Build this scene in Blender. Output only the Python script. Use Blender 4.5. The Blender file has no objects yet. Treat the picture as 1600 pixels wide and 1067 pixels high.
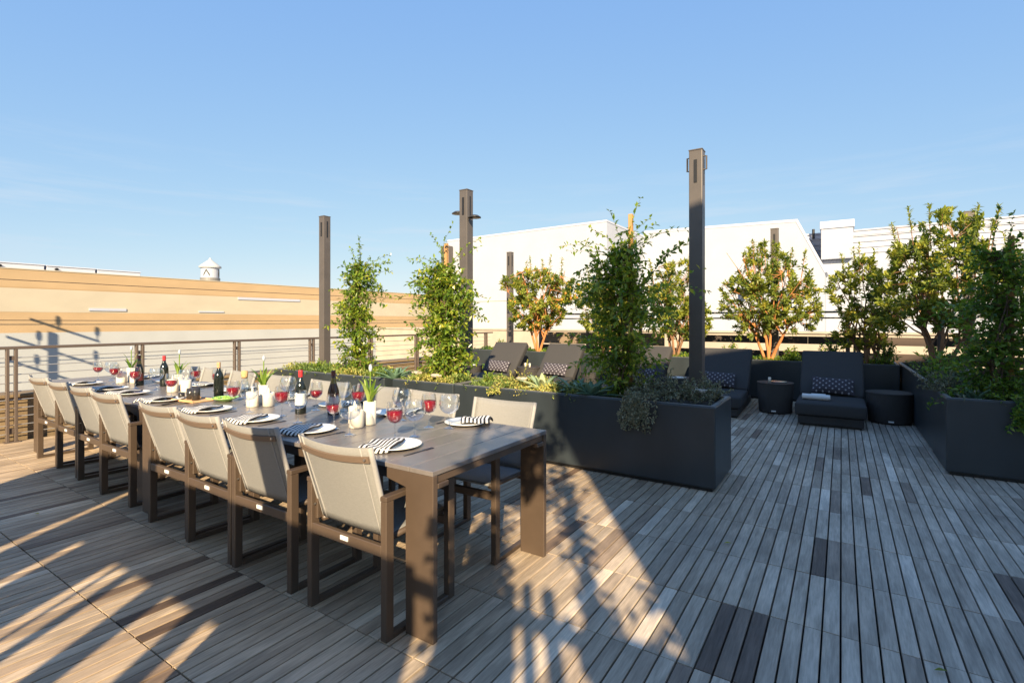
import bpy, math, random
from mathutils import Vector, Matrix
R = math.radians
rnd = random.Random(7)
scene = bpy.context.scene
COL = scene.collection

# ------------------------------------------------------------------ mesh builder
class MB:
    def __init__(s):
        s.v = []; s.f = []; s.t = []; s.mi = []
    def add(s, vs, fs, tone=0.5, mi=0):
        o = len(s.v); s.v.extend([tuple(p) for p in vs])
        for f in fs:
            s.f.append([i + o for i in f]); s.t.append(tone); s.mi.append(mi)
    def box(s, x0, x1, y0, y1, z0, z1, tone=0.5, M=None, mi=0):
        vs = [Vector(p) for p in ((x0,y0,z0),(x1,y0,z0),(x1,y1,z0),(x0,y1,z0),(x0,y0,z1),(x1,y0,z1),(x1,y1,z1),(x0,y1,z1))]
        if M is not None: vs = [M @ p for p in vs]
        s.add(vs, [(0,3,2,1),(4,5,6,7),(0,1,5,4),(1,2,6,5),(2,3,7,6),(3,0,4,7)], tone, mi)
    def tube(s, pts, rads, n=6, tone=0.5, cap=True, mi=0):
        pts = [Vector(p) for p in pts]
        if not hasattr(rads, '__len__'): rads = [rads]*len(pts)
        vs = []; N = len(pts)
        ref = None
        for i, p in enumerate(pts):
            d = (pts[min(i+1,N-1)] - pts[max(i-1,0)])
            if d.length < 1e-9: d = Vector((0,0,1))
            d.normalize()
            if ref is None or abs(ref.dot(d)) > .95:
                ref = Vector((1,0,0)) if abs(d.x) < .8 else Vector((0,1,0))
            a = d.cross(ref).normalized(); b = d.cross(a).normalized(); ref = b.cross(d).normalized() if False else ref
            for k in range(n):
                t = 2*math.pi*k/n
                vs.append(p + (a*math.cos(t) + b*math.sin(t))*rads[i])
        fs = []
        for i in range(N-1):
            for k in range(n):
                fs.append((i*n+k, i*n+(k+1)%n, (i+1)*n+(k+1)%n, (i+1)*n+k))
        if cap:
            fs.append(tuple(range(n))[::-1]); fs.append(tuple(range((N-1)*n, N*n)))
        s.add(vs, fs, tone, mi)
    def lathe(s, prof, n=20, c=(0,0,0), tone=0.5, close=False, mi=0):
        vs = []; fs = []
        for r, z in prof:
            for k in range(n):
                t = 2*math.pi*k/n
                vs.append((c[0]+r*math.cos(t), c[1]+r*math.sin(t), c[2]+z))
        m = len(prof)
        for i in range(m-1):
            for k in range(n):
                fs.append((i*n+k, i*n+(k+1)%n, (i+1)*n+(k+1)%n, (i+1)*n+k))
        if close:
            fs.append(tuple(range(n))[::-1]); fs.append(tuple(range((m-1)*n, m*n)))
        s.add(vs, fs, tone, mi)
    def prism(s, poly, axis, a, b, tone=0.5, mi=0):
        def P(u, v, w):
            return {'x': (w,u,v), 'y': (u,w,v), 'z': (u,v,w)}[axis]
        n = len(poly)
        vs = [P(u,v,a) for u,v in poly] + [P(u,v,b) for u,v in poly]
        fs = [tuple(range(n))[::-1], tuple(range(n,2*n))] + [(i,(i+1)%n,n+(i+1)%n,n+i) for i in range(n)]
        s.add(vs, fs, tone, mi)
    def build(s, name, mat, parent=None, smooth=False, bevel=0, seg=1, solid=0):
        me = bpy.data.meshes.new(name)
        me.from_pydata(s.v, [], s.f); me.update()
        a = me.attributes.new('tone', 'FLOAT', 'FACE'); a.data.foreach_set('value', s.t)
        for m in (mat if isinstance(mat, (list,tuple)) else [mat]): me.materials.append(m)
        if any(s.mi): me.polygons.foreach_set('material_index', s.mi)
        o = bpy.data.objects.new(name, me); COL.objects.link(o)
        if smooth:
            me.polygons.foreach_set('use_smooth', [True]*len(me.polygons))
        # consistent outward normals
        import bmesh
        if len(s.f) < 6000 and not getattr(s, 'nofix', False):
            bm = bmesh.new(); bm.from_mesh(me); bmesh.ops.recalc_face_normals(bm, faces=bm.faces); bm.to_mesh(me); bm.free()
        if solid:
            md = o.modifiers.new('Solidify','SOLIDIFY'); md.thickness = solid; md.offset = 0
        if bevel:
            md = o.modifiers.new('Bevel','BEVEL'); md.width = bevel; md.segments = seg; md.limit_method = 'ANGLE'; md.angle_limit = R(40)
        if parent: o.parent = parent
        return o

def tag(o, label=None, cat=None, group=None, kind=None):
    if label: o['label'] = label
    if cat: o['category'] = cat
    if group: o['group'] = group
    if kind: o['kind'] = kind
    return o
def empty(name, loc=(0,0,0), rz=0):
    o = bpy.data.objects.new(name, None); COL.objects.link(o); o.location = loc; o.rotation_euler = (0,0,rz)
    o.empty_display_size = .1
    return o
def copy_tree(o, parent=None):
    c = o.copy(); COL.objects.link(c)
    if parent: c.parent = parent
    for ch in list(o.children): copy_tree(ch, c)
    return c
ORD = ['first','second','third','fourth','fifth','sixth','seventh','eighth','ninth','tenth']

# ------------------------------------------------------------------ materials
def mat(name, color, rough=.6, metal=0, spec=.5, noise=0, nscale=20, bump=0, bscale=80, stretch=(1,1,1), tonevar=0, coord='Object', sheen=0):
    m = bpy.data.materials.new(name); m.use_nodes = True
    nt = m.node_tree; b = nt.nodes['Principled BSDF']
    b.inputs['Base Color'].default_value = (*color, 1); b.inputs['Roughness'].default_value = rough
    b.inputs['Metallic'].default_value = metal; b.inputs['Specular IOR Level'].default_value = spec
    L = nt.links.new; N = nt.nodes.new
    tc = N('ShaderNodeTexCoord'); mp = N('ShaderNodeMapping'); mp.inputs['Scale'].default_value = stretch
    L(tc.outputs[coord], mp.inputs['Vector'])
    col = None
    if noise:
        n = N('ShaderNodeTexNoise'); n.inputs['Scale'].default_value = nscale; n.inputs['Detail'].default_value = 6
        L(mp.outputs[0], n.inputs['Vector'])
        mr = N('ShaderNodeMapRange'); mr.inputs[1].default_value = .3; mr.inputs[2].default_value = .7
        mr.inputs[3].default_value = 1-noise; mr.inputs[4].default_value = 1+noise
        L(n.outputs[0], mr.inputs[0])
        vm = N('ShaderNodeVectorMath'); vm.operation = 'SCALE'; vm.inputs[0].default_value = color
        L(mr.outputs[0], vm.inputs['Scale']); col = vm.outputs[0]
    if tonevar:
        at = N('ShaderNodeAttribute'); at.attribute_name = 'tone'
        mr = N('ShaderNodeMapRange'); mr.inputs[3].default_value = 1-tonevar; mr.inputs[4].default_value = 1+tonevar
        L(at.outputs['Fac'], mr.inputs[0])
        vm = N('ShaderNodeVectorMath'); vm.operation = 'SCALE'; vm.inputs[0].default_value = color
        if col: L(col, vm.inputs[0])
        L(mr.outputs[0], vm.inputs['Scale']); col = vm.outputs[0]
    if col: L(col, b.inputs['Base Color'])
    if bump:
        n2 = N('ShaderNodeTexNoise'); n2.inputs['Scale'].default_value = bscale; n2.inputs['Detail'].default_value = 5
        L(mp.outputs[0], n2.inputs['Vector'])
        bp = N('ShaderNodeBump'); bp.inputs['Strength'].default_value = bump; bp.inputs['Distance'].default_value = .01
        L(n2.outputs[0], bp.inputs['Height']); L(bp.outputs[0], b.inputs['Normal'])
    return m

def deck_mat():
    m = bpy.data.materials.new('weathered_deck_wood'); m.use_nodes = True
    nt = m.node_tree; b = nt.nodes['Principled BSDF']; L = nt.links.new; N = nt.nodes.new
    at = N('ShaderNodeAttribute'); at.attribute_name = 'tone'
    ramp = N('ShaderNodeValToRGB'); e = ramp.color_ramp.elements
    e[0].position = 0; e[0].color = (.060,.047,.042,1); e[1].position = 1; e[1].color = (.54,.52,.49,1)
    for p, c in ((.12,(.14,.112,.098)),(.3,(.25,.215,.188)),(.55,(.355,.325,.29)),(.8,(.44,.41,.375))):
        x = e.new(p); x.color = (*c,1)
    L(at.outputs['Fac'], ramp.inputs[0])
    tc = N('ShaderNodeTexCoord')
    # per-board offset so that the figure never repeats from board to board
    sc = N('ShaderNodeVectorMath'); sc.operation = 'SCALE'; sc.inputs['Scale'].default_value = 37.0
    cb = N('ShaderNodeCombineXYZ'); L(at.outputs['Fac'], cb.inputs[0]); L(at.outputs['Fac'], cb.inputs[2]); L(cb.outputs[0], sc.inputs[0])
    ad = N('ShaderNodeVectorMath'); ad.operation = 'ADD'; L(tc.outputs['Object'], ad.inputs[0]); L(sc.outputs[0], ad.inputs[1])
    mp = N('ShaderNodeMapping'); mp.inputs['Scale'].default_value = (1,.07,1); L(ad.outputs[0], mp.inputs[0])
    n1 = N('ShaderNodeTexNoise'); n1.inputs['Scale'].default_value = 120; n1.inputs['Detail'].default_value = 8; n1.inputs['Roughness'].default_value = .65
    L(mp.outputs[0], n1.inputs['Vector'])
    mp2 = N('ShaderNodeMapping'); mp2.inputs['Scale'].default_value = (1,.16,1); L(ad.outputs[0], mp2.inputs[0])
    wv = N('ShaderNodeTexWave'); wv.wave_type = 'RINGS'; wv.inputs['Scale'].default_value = 9; wv.inputs['Distortion'].default_value = 9; wv.inputs['Detail'].default_value = 3; wv.inputs['Detail Scale'].default_value = 1.4
    L(mp2.outputs[0], wv.inputs['Vector'])
    n3 = N('ShaderNodeTexNoise'); n3.inputs['Scale'].default_value = 1.3; n3.inputs['Detail'].default_value = 4
    L(tc.outputs['Object'], n3.inputs['Vector'])
    def mr(src, a, b_, c, d):
        q = N('ShaderNodeMapRange'); q.inputs[1].default_value = a; q.inputs[2].default_value = b_; q.inputs[3].default_value = c; q.inputs[4].default_value = d
        L(src, q.inputs[0]); return q.outputs[0]
    def mul(a, b_):
        q = N('ShaderNodeMath'); q.operation = 'MULTIPLY'; L(a, q.inputs[0]); L(b_, q.inputs[1]); return q.outputs[0]
    f = mul(mul(mr(n1.outputs[0],.32,.68,.80,1.17), mr(wv.outputs[0],0,1,.82,1.10)), mr(n3.outputs[0],.3,.7,.80,1.14))
    # the less trodden half has kept more of its brown, the open half has silvered
    sx = N('ShaderNodeSeparateXYZ'); L(tc.outputs['Object'], sx.inputs[0])
    n4 = N('ShaderNodeTexNoise'); n4.inputs['Scale'].default_value = .8; n4.inputs['Detail'].default_value = 3; L(tc.outputs['Object'], n4.inputs['Vector'])
    ax = N('ShaderNodeMath'); ax.operation = 'MULTIPLY_ADD'; ax.inputs[1].default_value = 2.6; L(n4.outputs[0], ax.inputs[0]); L(sx.outputs[0], ax.inputs[2])
    side = mr(ax.outputs[0], -.9, 1.6, 0, 1)
    tint = N('ShaderNodeMix'); tint.data_type = 'RGBA'; tint.inputs[6].default_value = (1.08,.89,.67,1); tint.inputs[7].default_value = (1.25,1.14,1.00,1); L(side, tint.inputs[0])
    tm = N('ShaderNodeVectorMath'); tm.operation = 'MULTIPLY'; L(ramp.outputs[0], tm.inputs[0]); L(tint.outputs[2], tm.inputs[1])
    vm = N('ShaderNodeVectorMath'); vm.operation = 'SCALE'; L(tm.outputs[0], vm.inputs[0]); L(f, vm.inputs['Scale'])
    L(vm.outputs[0], b.inputs['Base Color'])
    L(mr(n1.outputs[0],.3,.7,.7,.5), b.inputs['Roughness'])
    b.inputs['Specular IOR Level'].default_value = .35
    bp = N('ShaderNodeBump'); bp.inputs['Strength'].default_value = .35; bp.inputs['Distance'].default_value = .004
    L(n1.outputs[0], bp.inputs['Height']); L(bp.outputs[0], b.inputs['Normal'])
    return m

def leaf_mat(name, stops, trans=.35, rough=.42, spec=.4):
    m = bpy.data.materials.new(name); m.use_nodes = True
    nt = m.node_tree; b = nt.nodes['Principled BSDF']; L = nt.links.new; N = nt.nodes.new
    at = N('ShaderNodeAttribute'); at.attribute_name = 'tone'
    ramp = N('ShaderNodeValToRGB'); e = ramp.color_ramp.elements
    e[0].position = stops[0][0]; e[0].color = (*stops[0][1],1); e[1].position = stops[-1][0]; e[1].color = (*stops[-1][1],1)
    for p, c in stops[1:-1]:
        x = e.new(p); x.color = (*c,1)
    L(at.outputs['Fac'], ramp.inputs[0]); L(ramp.outputs[0], b.inputs['Base Color'])
    b.inputs['Roughness'].default_value = rough; b.inputs['Specular IOR Level'].default_value = spec
    tr = N('ShaderNodeBsdfTranslucent')
    vm = N('ShaderNodeVectorMath'); vm.operation = 'MULTIPLY'; vm.inputs[1].default_value = (1.5,1.4,.7); L(ramp.outputs[0], vm.inputs[0])
    L(vm.outputs[0], tr.inputs[0])
    mx = N('ShaderNodeMixShader'); mx.inputs[0].default_value = trans
    L(b.outputs[0], mx.inputs[1]); L(tr.outputs[0], mx.inputs[2]); L(mx.outputs[0], nt.nodes['Material Output'].inputs[0])
    return m

def glass_mat():
    m = bpy.data.materials.new('clear_glass'); m.use_nodes = True
    nt = m.node_tree; L = nt.links.new; N = nt.nodes.new
    nt.nodes.remove(nt.nodes['Principled BSDF'])
    t = N('ShaderNodeBsdfTransparent'); t.inputs[0].default_value = (.93,.95,.955,1)
    g = N('ShaderNodeBsdfGlossy'); g.inputs['Roughness'].default_value = .03; g.inputs[0].default_value = (1,1,1,1)
    lw = N('ShaderNodeLayerWeight'); lw.inputs[0].default_value = .35
    mr = N('ShaderNodeMapRange'); mr.inputs[3].default_value = .07; mr.inputs[4].default_value = .85; L(lw.outputs['Facing'], mr.inputs[0])
    mx = N('ShaderNodeMixShader'); L(mr.outputs[0], mx.inputs[0]); L(t.outputs[0], mx.inputs[1]); L(g.outputs[0], mx.inputs[2])
    L(mx.outputs[0], nt.nodes['Material Output'].inputs[0])
    return m
def wine_mat():
    m = bpy.data.materials.new('red_wine'); m.use_nodes = True
    nt = m.node_tree; L = nt.links.new; N = nt.nodes.new; b = nt.nodes['Principled BSDF']
    b.inputs['Base Color'].default_value = (.34,.010,.022,1); b.inputs['Roughness'].default_value = .08
    t = N('ShaderNodeBsdfTransparent'); t.inputs[0].default_value = (.62,.05,.07,1)
    mx = N('ShaderNodeMixShader'); mx.inputs[0].default_value = .45
    L(b.outputs[0], mx.inputs[1]); L(t.outputs[0], mx.inputs[2]); L(mx.outputs[0], nt.nodes['Material Output'].inputs[0])
    return m
def stripe_mat():
    m = bpy.data.materials.new('striped_cotton'); m.use_nodes = True
    nt = m.node_tree; L = nt.links.new; N = nt.nodes.new; b = nt.nodes['Principled BSDF']
    at = N('ShaderNodeAttribute'); at.attribute_name = 'tone'
    r = N('ShaderNodeValToRGB'); r.color_ramp.interpolation = 'CONSTANT'
    r.color_ramp.elements[0].color = (.018,.018,.022,1); r.color_ramp.elements[1].position = .5; r.color_ramp.elements[1].color = (.72,.70,.66,1)
    L(at.outputs['Fac'], r.inputs[0]); L(r.outputs[0], b.inputs['Base Color']); b.inputs['Roughness'].default_value = .9
    return m
def dots_mat():
    m = bpy.data.materials.new('dotted_pillow_fabric'); m.use_nodes = True
    nt = m.node_tree; L = nt.links.new; N = nt.nodes.new; b = nt.nodes['Principled BSDF']
    tc = N('ShaderNodeTexCoord')
    outs = []
    for off in ((0,0,0),(.5,.5,0)):
        mp = N('ShaderNodeMapping'); mp.inputs['Scale'].default_value = (12.5,12.5,0); mp.inputs['Location'].default_value = off
        L(tc.outputs['Object'], mp.inputs[0])
        fr = N('ShaderNodeVectorMath'); fr.operation = 'FRACTION'; L(mp.outputs[0], fr.inputs[0])
        ds = N('ShaderNodeVectorMath'); ds.operation = 'DISTANCE'; ds.inputs[1].default_value = (.5,.5,0); L(fr.outputs[0], ds.inputs[0])
        lt = N('ShaderNodeMath'); lt.operation = 'LESS_THAN'; lt.inputs[1].default_value = .14; L(ds.outputs['Value'], lt.inputs[0]); outs.append(lt.outputs[0])
    ad = N('ShaderNodeMath'); ad.operation = 'MAXIMUM'; L(outs[0], ad.inputs[0]); L(outs[1], ad.inputs[1])
    mx = N('ShaderNodeMix'); mx.data_type = 'RGBA'; mx.inputs[6].default_value = (.045,.038,.048,1); mx.inputs[7].default_value = (.30,.29,.31,1)
    L(ad.outputs[0], mx.inputs[0]); L(mx.outputs[2], b.inputs['Base Color']); b.inputs['Roughness'].default_value = .9
    return m

M = {}
M['deck'] = deck_mat()
M['taupe'] = mat('bronze_powder_coat', (.078,.054,.038), .42, 0, .45, noise=.08, nscale=9, bump=.05, bscale=900)
M['top'] = mat('table_slat_coat', (.165,.145,.135), .29, 0, .75, noise=.12, nscale=14, bump=.06, bscale=500, tonevar=.07)
M['sling'] = mat('taupe_sling_mesh', (.24,.235,.225), .78, 0, .25, noise=.07, nscale=260, bump=.35, bscale=600, stretch=(.25,1,1))
M['seam'] = mat('sling_hem', (.30,.29,.28), .8, 0, .25, noise=.05, nscale=100)
M['strap'] = mat('bronze_strap', (.15,.105,.075), .5)
M['steel'] = mat('brushed_steel', (.62,.60,.57), .3, 1)
M['tagm'] = mat('white_tag', (.75,.75,.73), .5)
M['planter'] = mat('charcoal_planter', (.025,.032,.037), .40, 0, .55, noise=.30, nscale=2.2, bump=.10, bscale=14, stretch=(1,1,.45))
M['rim'] = mat('sky_sheen_rim', (.17,.165,.155), .6, noise=.2, nscale=15)  # pale grey stands in for sky sheen along the planter tops
M['soil'] = mat('potting_soil', (.045,.032,.022), .95, noise=.4, nscale=40, bump=.8, bscale=60)
M['post'] = mat('bronze_post_steel', (.110,.096,.088), .45, .25, .5, noise=.08, nscale=6)
M['rail'] = mat('bronze_rail', (.125,.095,.078), .45, .2)
M['cable'] = mat('stainless_cable', (.52,.50,.47), .35, .6)
M['white'] = mat('white_stucco', (.37,.395,.46), .85, noise=.035, nscale=.9, bump=.25, bscale=25)
M['white2'] = mat('white_metal_trim', (.43,.46,.54), .6)
M['siding'] = mat('white_ribbed_siding', (.37,.39,.45), .55, noise=.03, nscale=1.2)
M['orange'] = mat('ochre_render', (.43,.305,.175), .85, noise=.07, nscale=.8, bump=.3, bscale=18, stretch=(1,1,2.5))
M['groove'] = mat('ochre_groove', (.42,.27,.13), .9)
M['cream'] = mat('cream_render', (.46,.41,.32), .85, noise=.05, nscale=.8, bump=.3, bscale=18, stretch=(1,1,2.5))
M['offwhite'] = mat('offwhite_render', (.41,.425,.43), .85, noise=.06, nscale=.7, bump=.2, bscale=18)
M['parapet'] = mat('olive_parapet_render', (.22,.155,.085), .85, noise=.15, nscale=4, bump=.3, bscale=40)
M['tan'] = mat('tan_wall', (.40,.345,.28), .85, noise=.1, nscale=2)
M['slab'] = mat('roof_membrane', (.02,.019,.018), .95)
M['asphalt'] = mat('asphalt', (.055,.055,.055), .9, noise=.25, nscale=.6)
M['darkwood'] = mat('dark_board', (.060,.042,.033), .7, noise=.3, nscale=12, stretch=(.1,1,1))
M['brownwood'] = mat('brown_board', (.20,.145,.10), .75, noise=.22, nscale=12, stretch=(.1,1,1), tonevar=.15)
M['stake'] = mat('timber_stake', (.44,.235,.095), .8, noise=.25, nscale=14, stretch=(1,1,.1))
M['bark'] = mat('brown_bark', (.10,.065,.042), .85, noise=.3, nscale=30, bump=.5, bscale=50)
M['palebark'] = mat('brown_arbutus_bark', (.24,.125,.065), .75, noise=.25, nscale=18, bump=.4, bscale=40, stretch=(1,1,.3))
M['redbark'] = mat('red_arbutus_bark', (.46,.185,.062), .7, noise=.25, nscale=18, bump=.4, bscale=40, stretch=(1,1,.3))
M['wicker'] = mat('dark_wicker', (.034,.030,.028), .6, noise=.25, nscale=120, bump=.7, bscale=220, stretch=(.35,.35,2))
M['cushion'] = mat('charcoal_cushion', (.052,.050,.050), .92, 0, .2, noise=.12, nscale=240, bump=.25, bscale=420)
M['china'] = mat('white_china', (.80,.79,.77), .15)
M['wax'] = mat('ivory_wax', (.72,.655,.55), .55); M['wax'].node_tree.nodes['Principled BSDF'].inputs['Subsurface Weight'].default_value = 0
M['ceramic'] = mat('ivory_ceramic', (.70,.65,.56), .3)
M['cutlery'] = mat('dark_cutlery', (.10,.10,.105), .28, .9)
M['bottle'] = mat('dark_bottle_glass', (.010,.013,.011), .07, 0, .6)
M['amber'] = mat('amber_bottle_glass', (.060,.022,.012), .07, 0, .6)
M['amberneck'] = mat('olive_neck_glass', (.19,.14,.03), .1, 0, .6)
M['label'] = mat('paper_label', (.74,.72,.68), .7)
M['greylabel'] = mat('grey_paper_label', (.42,.41,.44), .7)
M['ink'] = mat('label_ink', (.05,.05,.05), .8)
M['redcap'] = mat('red_foil', (.48,.03,.035), .35)
M['tancap'] = mat('tan_foil', (.50,.30,.16), .4)
M['darkcap'] = mat('maroon_foil', (.10,.022,.02), .4)
M['cork'] = mat('cork', (.55,.33,.15), .85, noise=.2, nscale=60)
M['traywood'] = mat('pale_tray_wood', (.60,.36,.17), .6, noise=.2, nscale=20, stretch=(.15,1,1))
M['smoke'] = mat('smoked_glass', (.03,.028,.028), .1, 0, .6)
M['greenglass'] = mat('green_dish', (.33,.58,.18), .2)
M['olives'] = mat('green_salad', (.22,.38,.06), .5)
M['black'] = mat('black_metal', (.012,.012,.013), .45)
M['lampblack'] = mat('dark_lamp_metal', (.05,.048,.047), .4, .4)
M['grey'] = mat('grey_metal', (.20,.19,.18), .5, .2)
M['towel'] = mat('white_towel', (.70,.69,.67), .9, bump=.4, bscale=200)
M['rubble'] = mat('shading_tower_render', (.70,.68,.65), .9)  # pale, so the unseen tower bounces sky light onto the deck
M['glass'] = glass_mat(); M['wine'] = wine_mat(); M['stripe'] = stripe_mat(); M['dots'] = dots_mat()
M['vine'] = leaf_mat('vine_leaf', [(0,(.036,.092,.018)),(.4,(.115,.215,.032)),(.7,(.24,.33,.038)),(1,(.48,.46,.06))], .45, .28, .6)
M['arb'] = leaf_mat('arbutus_leaf', [(0,(.030,.066,.018)),(.4,(.135,.185,.034)),(.75,(.31,.35,.05)),(1,(.50,.45,.08))], .45, .4, .45)
M['sedum'] = leaf_mat('sedum_leaf', [(0,(.07,.13,.035)),(.5,(.20,.27,.06)),(1,(.55,.46,.14))], .25, .5)
M['agave'] = leaf_mat('agave_leaf', [(0,(.10,.19,.13)),(.5,(.19,.30,.19)),(1,(.42,.46,.25))], .12, .45)
M['silver'] = leaf_mat('silver_leaf', [(0,(.08,.10,.065)),(.5,(.19,.20,.13)),(1,(.40,.38,.27))], .2, .6)
M['lily'] = leaf_mat('lily_leaf', [(0,(.09,.19,.03)),(.5,(.22,.34,.05)),(1,(.42,.50,.13))], .4, .4)
M['petal'] = mat('pale_bud', (.42,.46,.50), .6)
M['berry'] = mat('orange_fruit', (.62,.25,.05), .5)

# ------------------------------------------------------------------ camera, light, sky
HX, HZ = R(33.0), 1.4
cam = bpy.data.cameras.new('camera'); co = bpy.data.objects.new('camera', cam); COL.objects.link(co)
co.location = (0,0,HZ); co.rotation_euler = (R(90),0,HX)
cam.sensor_width = 36; cam.lens = 36*793/1600; cam.shift_y = -(533.5-502)/1600; cam.clip_start = .05; cam.clip_end = 4000
scene.camera = co
ELEV, AZ = R(27), R(32.3)
Ld = Vector((-math.sin(AZ)*math.cos(ELEV), math.cos(AZ)*math.cos(ELEV), -math.sin(ELEV)))
sl = bpy.data.lights.new('sun','SUN'); sl.energy = 4.5; sl.angle = R(.5); sl.color = (1,.80,.52)
so = bpy.data.objects.new('sun', sl); COL.objects.link(so); so.rotation_euler = Ld.to_track_quat('-Z','Y').to_euler(); so.location = (6,-10,12)
w = bpy.data.worlds.new('World'); scene.world = w; w.use_nodes = True
nt = w.node_tree; bg = nt.nodes['Background']
sky = nt.nodes.new('ShaderNodeTexSky'); sky.sky_type = 'NISHITA'; sky.sun_disc = False
sky.sun_elevation = ELEV; sky.sun_rotation = math.pi - AZ; sky.altitude = 0; sky.air_density = 1.0; sky.dust_density = .2; sky.ozone_density = 3.0
bg.inputs['Strength'].default_value = .15
# thin cirrus low in the sky
tc = nt.nodes.new('ShaderNodeTexCoord'); mp = nt.nodes.new('ShaderNodeMapping'); mp.inputs['Scale'].default_value = (2.2,2.2,26); mp.inputs['Rotation'].default_value = (0,R(3),0)
nt.links.new(tc.outputs['Generated'], mp.inputs[0])
nz = nt.nodes.new('ShaderNodeTexNoise'); nz.inputs['Scale'].default_value = 1.6; nz.inputs['Detail'].default_value = 9; nz.inputs['Roughness'].default_value = .62
nt.links.new(mp.outputs[0], nz.inputs['Vector'])
mr = nt.nodes.new('ShaderNodeMapRange'); mr.inputs[1].default_value = .50; mr.inputs[2].default_value = .76; mr.inputs[3].default_value = 0; mr.inputs[4].default_value = .55
nt.links.new(nz.outputs[0], mr.inputs[0])
sx = nt.nodes.new('ShaderNodeSeparateXYZ'); nt.links.new(tc.outputs['Generated'], sx.inputs[0])
b1 = nt.nodes.new('ShaderNodeMapRange'); b1.inputs[1].default_value = .05; b1.inputs[2].default_value = .12; nt.links.new(sx.outputs[2], b1.inputs[0])
b2 = nt.nodes.new('ShaderNodeMapRange'); b2.inputs[1].default_value = .17; b2.inputs[2].default_value = .30; b2.inputs[3].default_value = 1; b2.inputs[4].default_value = 0; nt.links.new(sx.outputs[2], b2.inputs[0])
m1 = nt.nodes.new('ShaderNodeMath'); m1.operation = 'MULTIPLY'; nt.links.new(b1.outputs[0], m1.inputs[0]); nt.links.new(b2.outputs[0], m1.inputs[1])
m2 = nt.nodes.new('ShaderNodeMath'); m2.operation = 'MULTIPLY'; nt.links.new(m1.outputs[0], m2.inputs[0]); nt.links.new(mr.outputs[0], m2.inputs[1])
mx = nt.nodes.new('ShaderNodeMix'); mx.data_type = 'RGBA'; mx.inputs[7].default_value = (1.75,2.0,2.3,1)
sp = nt.nodes.new('ShaderNodeSeparateXYZ'); nt.links.new(sky.outputs[0], sp.inputs[0])
cm = nt.nodes.new('ShaderNodeCombineXYZ')
for ci, (ex, mu) in enumerate(((.57,.655),(.40,.955),(.09,1.95))):
    pw = nt.nodes.new('ShaderNodeMath'); pw.operation = 'POWER'; pw.inputs[1].default_value = ex; nt.links.new(sp.outputs[ci], pw.inputs[0])
    ml = nt.nodes.new('ShaderNodeMath'); ml.operation = 'MULTIPLY'; ml.inputs[1].default_value = mu; nt.links.new(pw.outputs[0], ml.inputs[0])
    nt.links.new(ml.outputs[0], cm.inputs[ci])
nt.links.new(m2.outputs[0], mx.inputs[0]); nt.links.new(cm.outputs[0], mx.inputs[6]); nt.links.new(mx.outputs[2], bg.inputs[0])
vs = scene.view_settings; vs.view_transform = 'Standard'; vs.look = 'None'; vs.exposure = 1.4; vs.gamma = 1; vs.use_curve_mapping = False
scene.cycles.use_denoising = True
scene.cycles.max_bounces = 8; scene.cycles.transparent_max_bounces = 16

# ------------------------------------------------------------------ setting
b = MB(); b.box(-1500,1500,-1500,1500,-9.4,-9.2); tag(b.build('ground', M['asphalt']), kind='structure')
b = MB(); b.box(-8.3,13,-10,11.9,-9.15,-.075); tag(b.build('roof_slab', M['slab']), kind='structure')
PITCH, ROW, Y0 = .0711, .572, .408
b = MB(); b.nofix = True
i0, i1 = -114, 76
for j in range(-9, 20):
    ya = Y0+ROW*j; yb = ya+ROW-.0055
    for i in range(i0, i1):
        xa = i*PITCH; xb = xa+PITCH-.0075
        cx, cy = xa, ya
        t = min(1,max(.10,rnd.gauss(.55,.10)))
        if rnd.random() < .045: t = rnd.uniform(.10,.28)
        if rnd.random() < .06: t = rnd.uniform(.85,1)
        if j == 1 and i in (-40,-37): t = .04
        if (j,i) in [(3, -7), (3, -5), (5, -2)]: t = .09
        dz = rnd.uniform(-.0012,.0012)
        e = .0025
        z = dz
        vsx = [(xa,ya,-.035),(xb,ya,-.035),(xb,yb,-.035),(xa,yb,-.035),(xa,ya,z-e),(xb,ya,z-e),(xb,yb,z-e),(xa,yb,z-e),
               (xa+e,ya+.001,z),(xb-e,ya+.001,z),(xb-e,yb-.001,z),(xa+e,yb-.001,z)]
        b.add(vsx, [(8,9,10,11),(4,5,9,8),(5,6,10,9),(6,7,11,10),(7,4,8,11),(0,1,5,4),(1,2,6,5),(2,3,7,6),(3,0,4,7)], t)
tag(b.build('deck', M['deck']), kind='structure')

# parapet behind the left-hand railing
b = MB(); b.box(-8.55,-8.22,-6,11.9,-.07,.50); b.box(-8.60,-8.17,-6,11.9,.50,.54)
tag(b.build('parapet', M['parapet'], bevel=.006), 'low olive brown parapet wall running behind the cable railing', 'wall')

# cable railing
rail = tag(empty('cable_railing', (-8.05,2,0)), 'bronze railing with thin horizontal cables at the deck edge facing the striped building', 'railing')
b = MB(); b.box(-.028,.028,-6.5,9.4,1.075,1.11); b.build('top_rail', M['rail'], rail, bevel=.004)
for y in [-4.4,-3.05,-1.62,-.23,1.046,2.377,3.734,5.1,6.441,7.8,9.1]:
    b = MB(); b.box(-.028,.028,y-.05,y-.022,-.03,1.075); b.box(-.028,.028,y+.022,y+.05,-.03,1.075); b.box(-.05,.05,y-.07,y+.07,-.004,.012)
    b.box(-.012,.012,y-.022,y+.022,.95,1.0); b.box(-.012,.012,y-.022,y+.022,.1,.16)
    b.build('railing_post', M['rail'], rail, bevel=.003)
for k in range(10):
    z = .10+.0975*k
    b = MB(); b.tube([(0,-6.5,z),(0,9.3,z)], .0055, 6); b.build('cable', M['cable'], rail)

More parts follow.
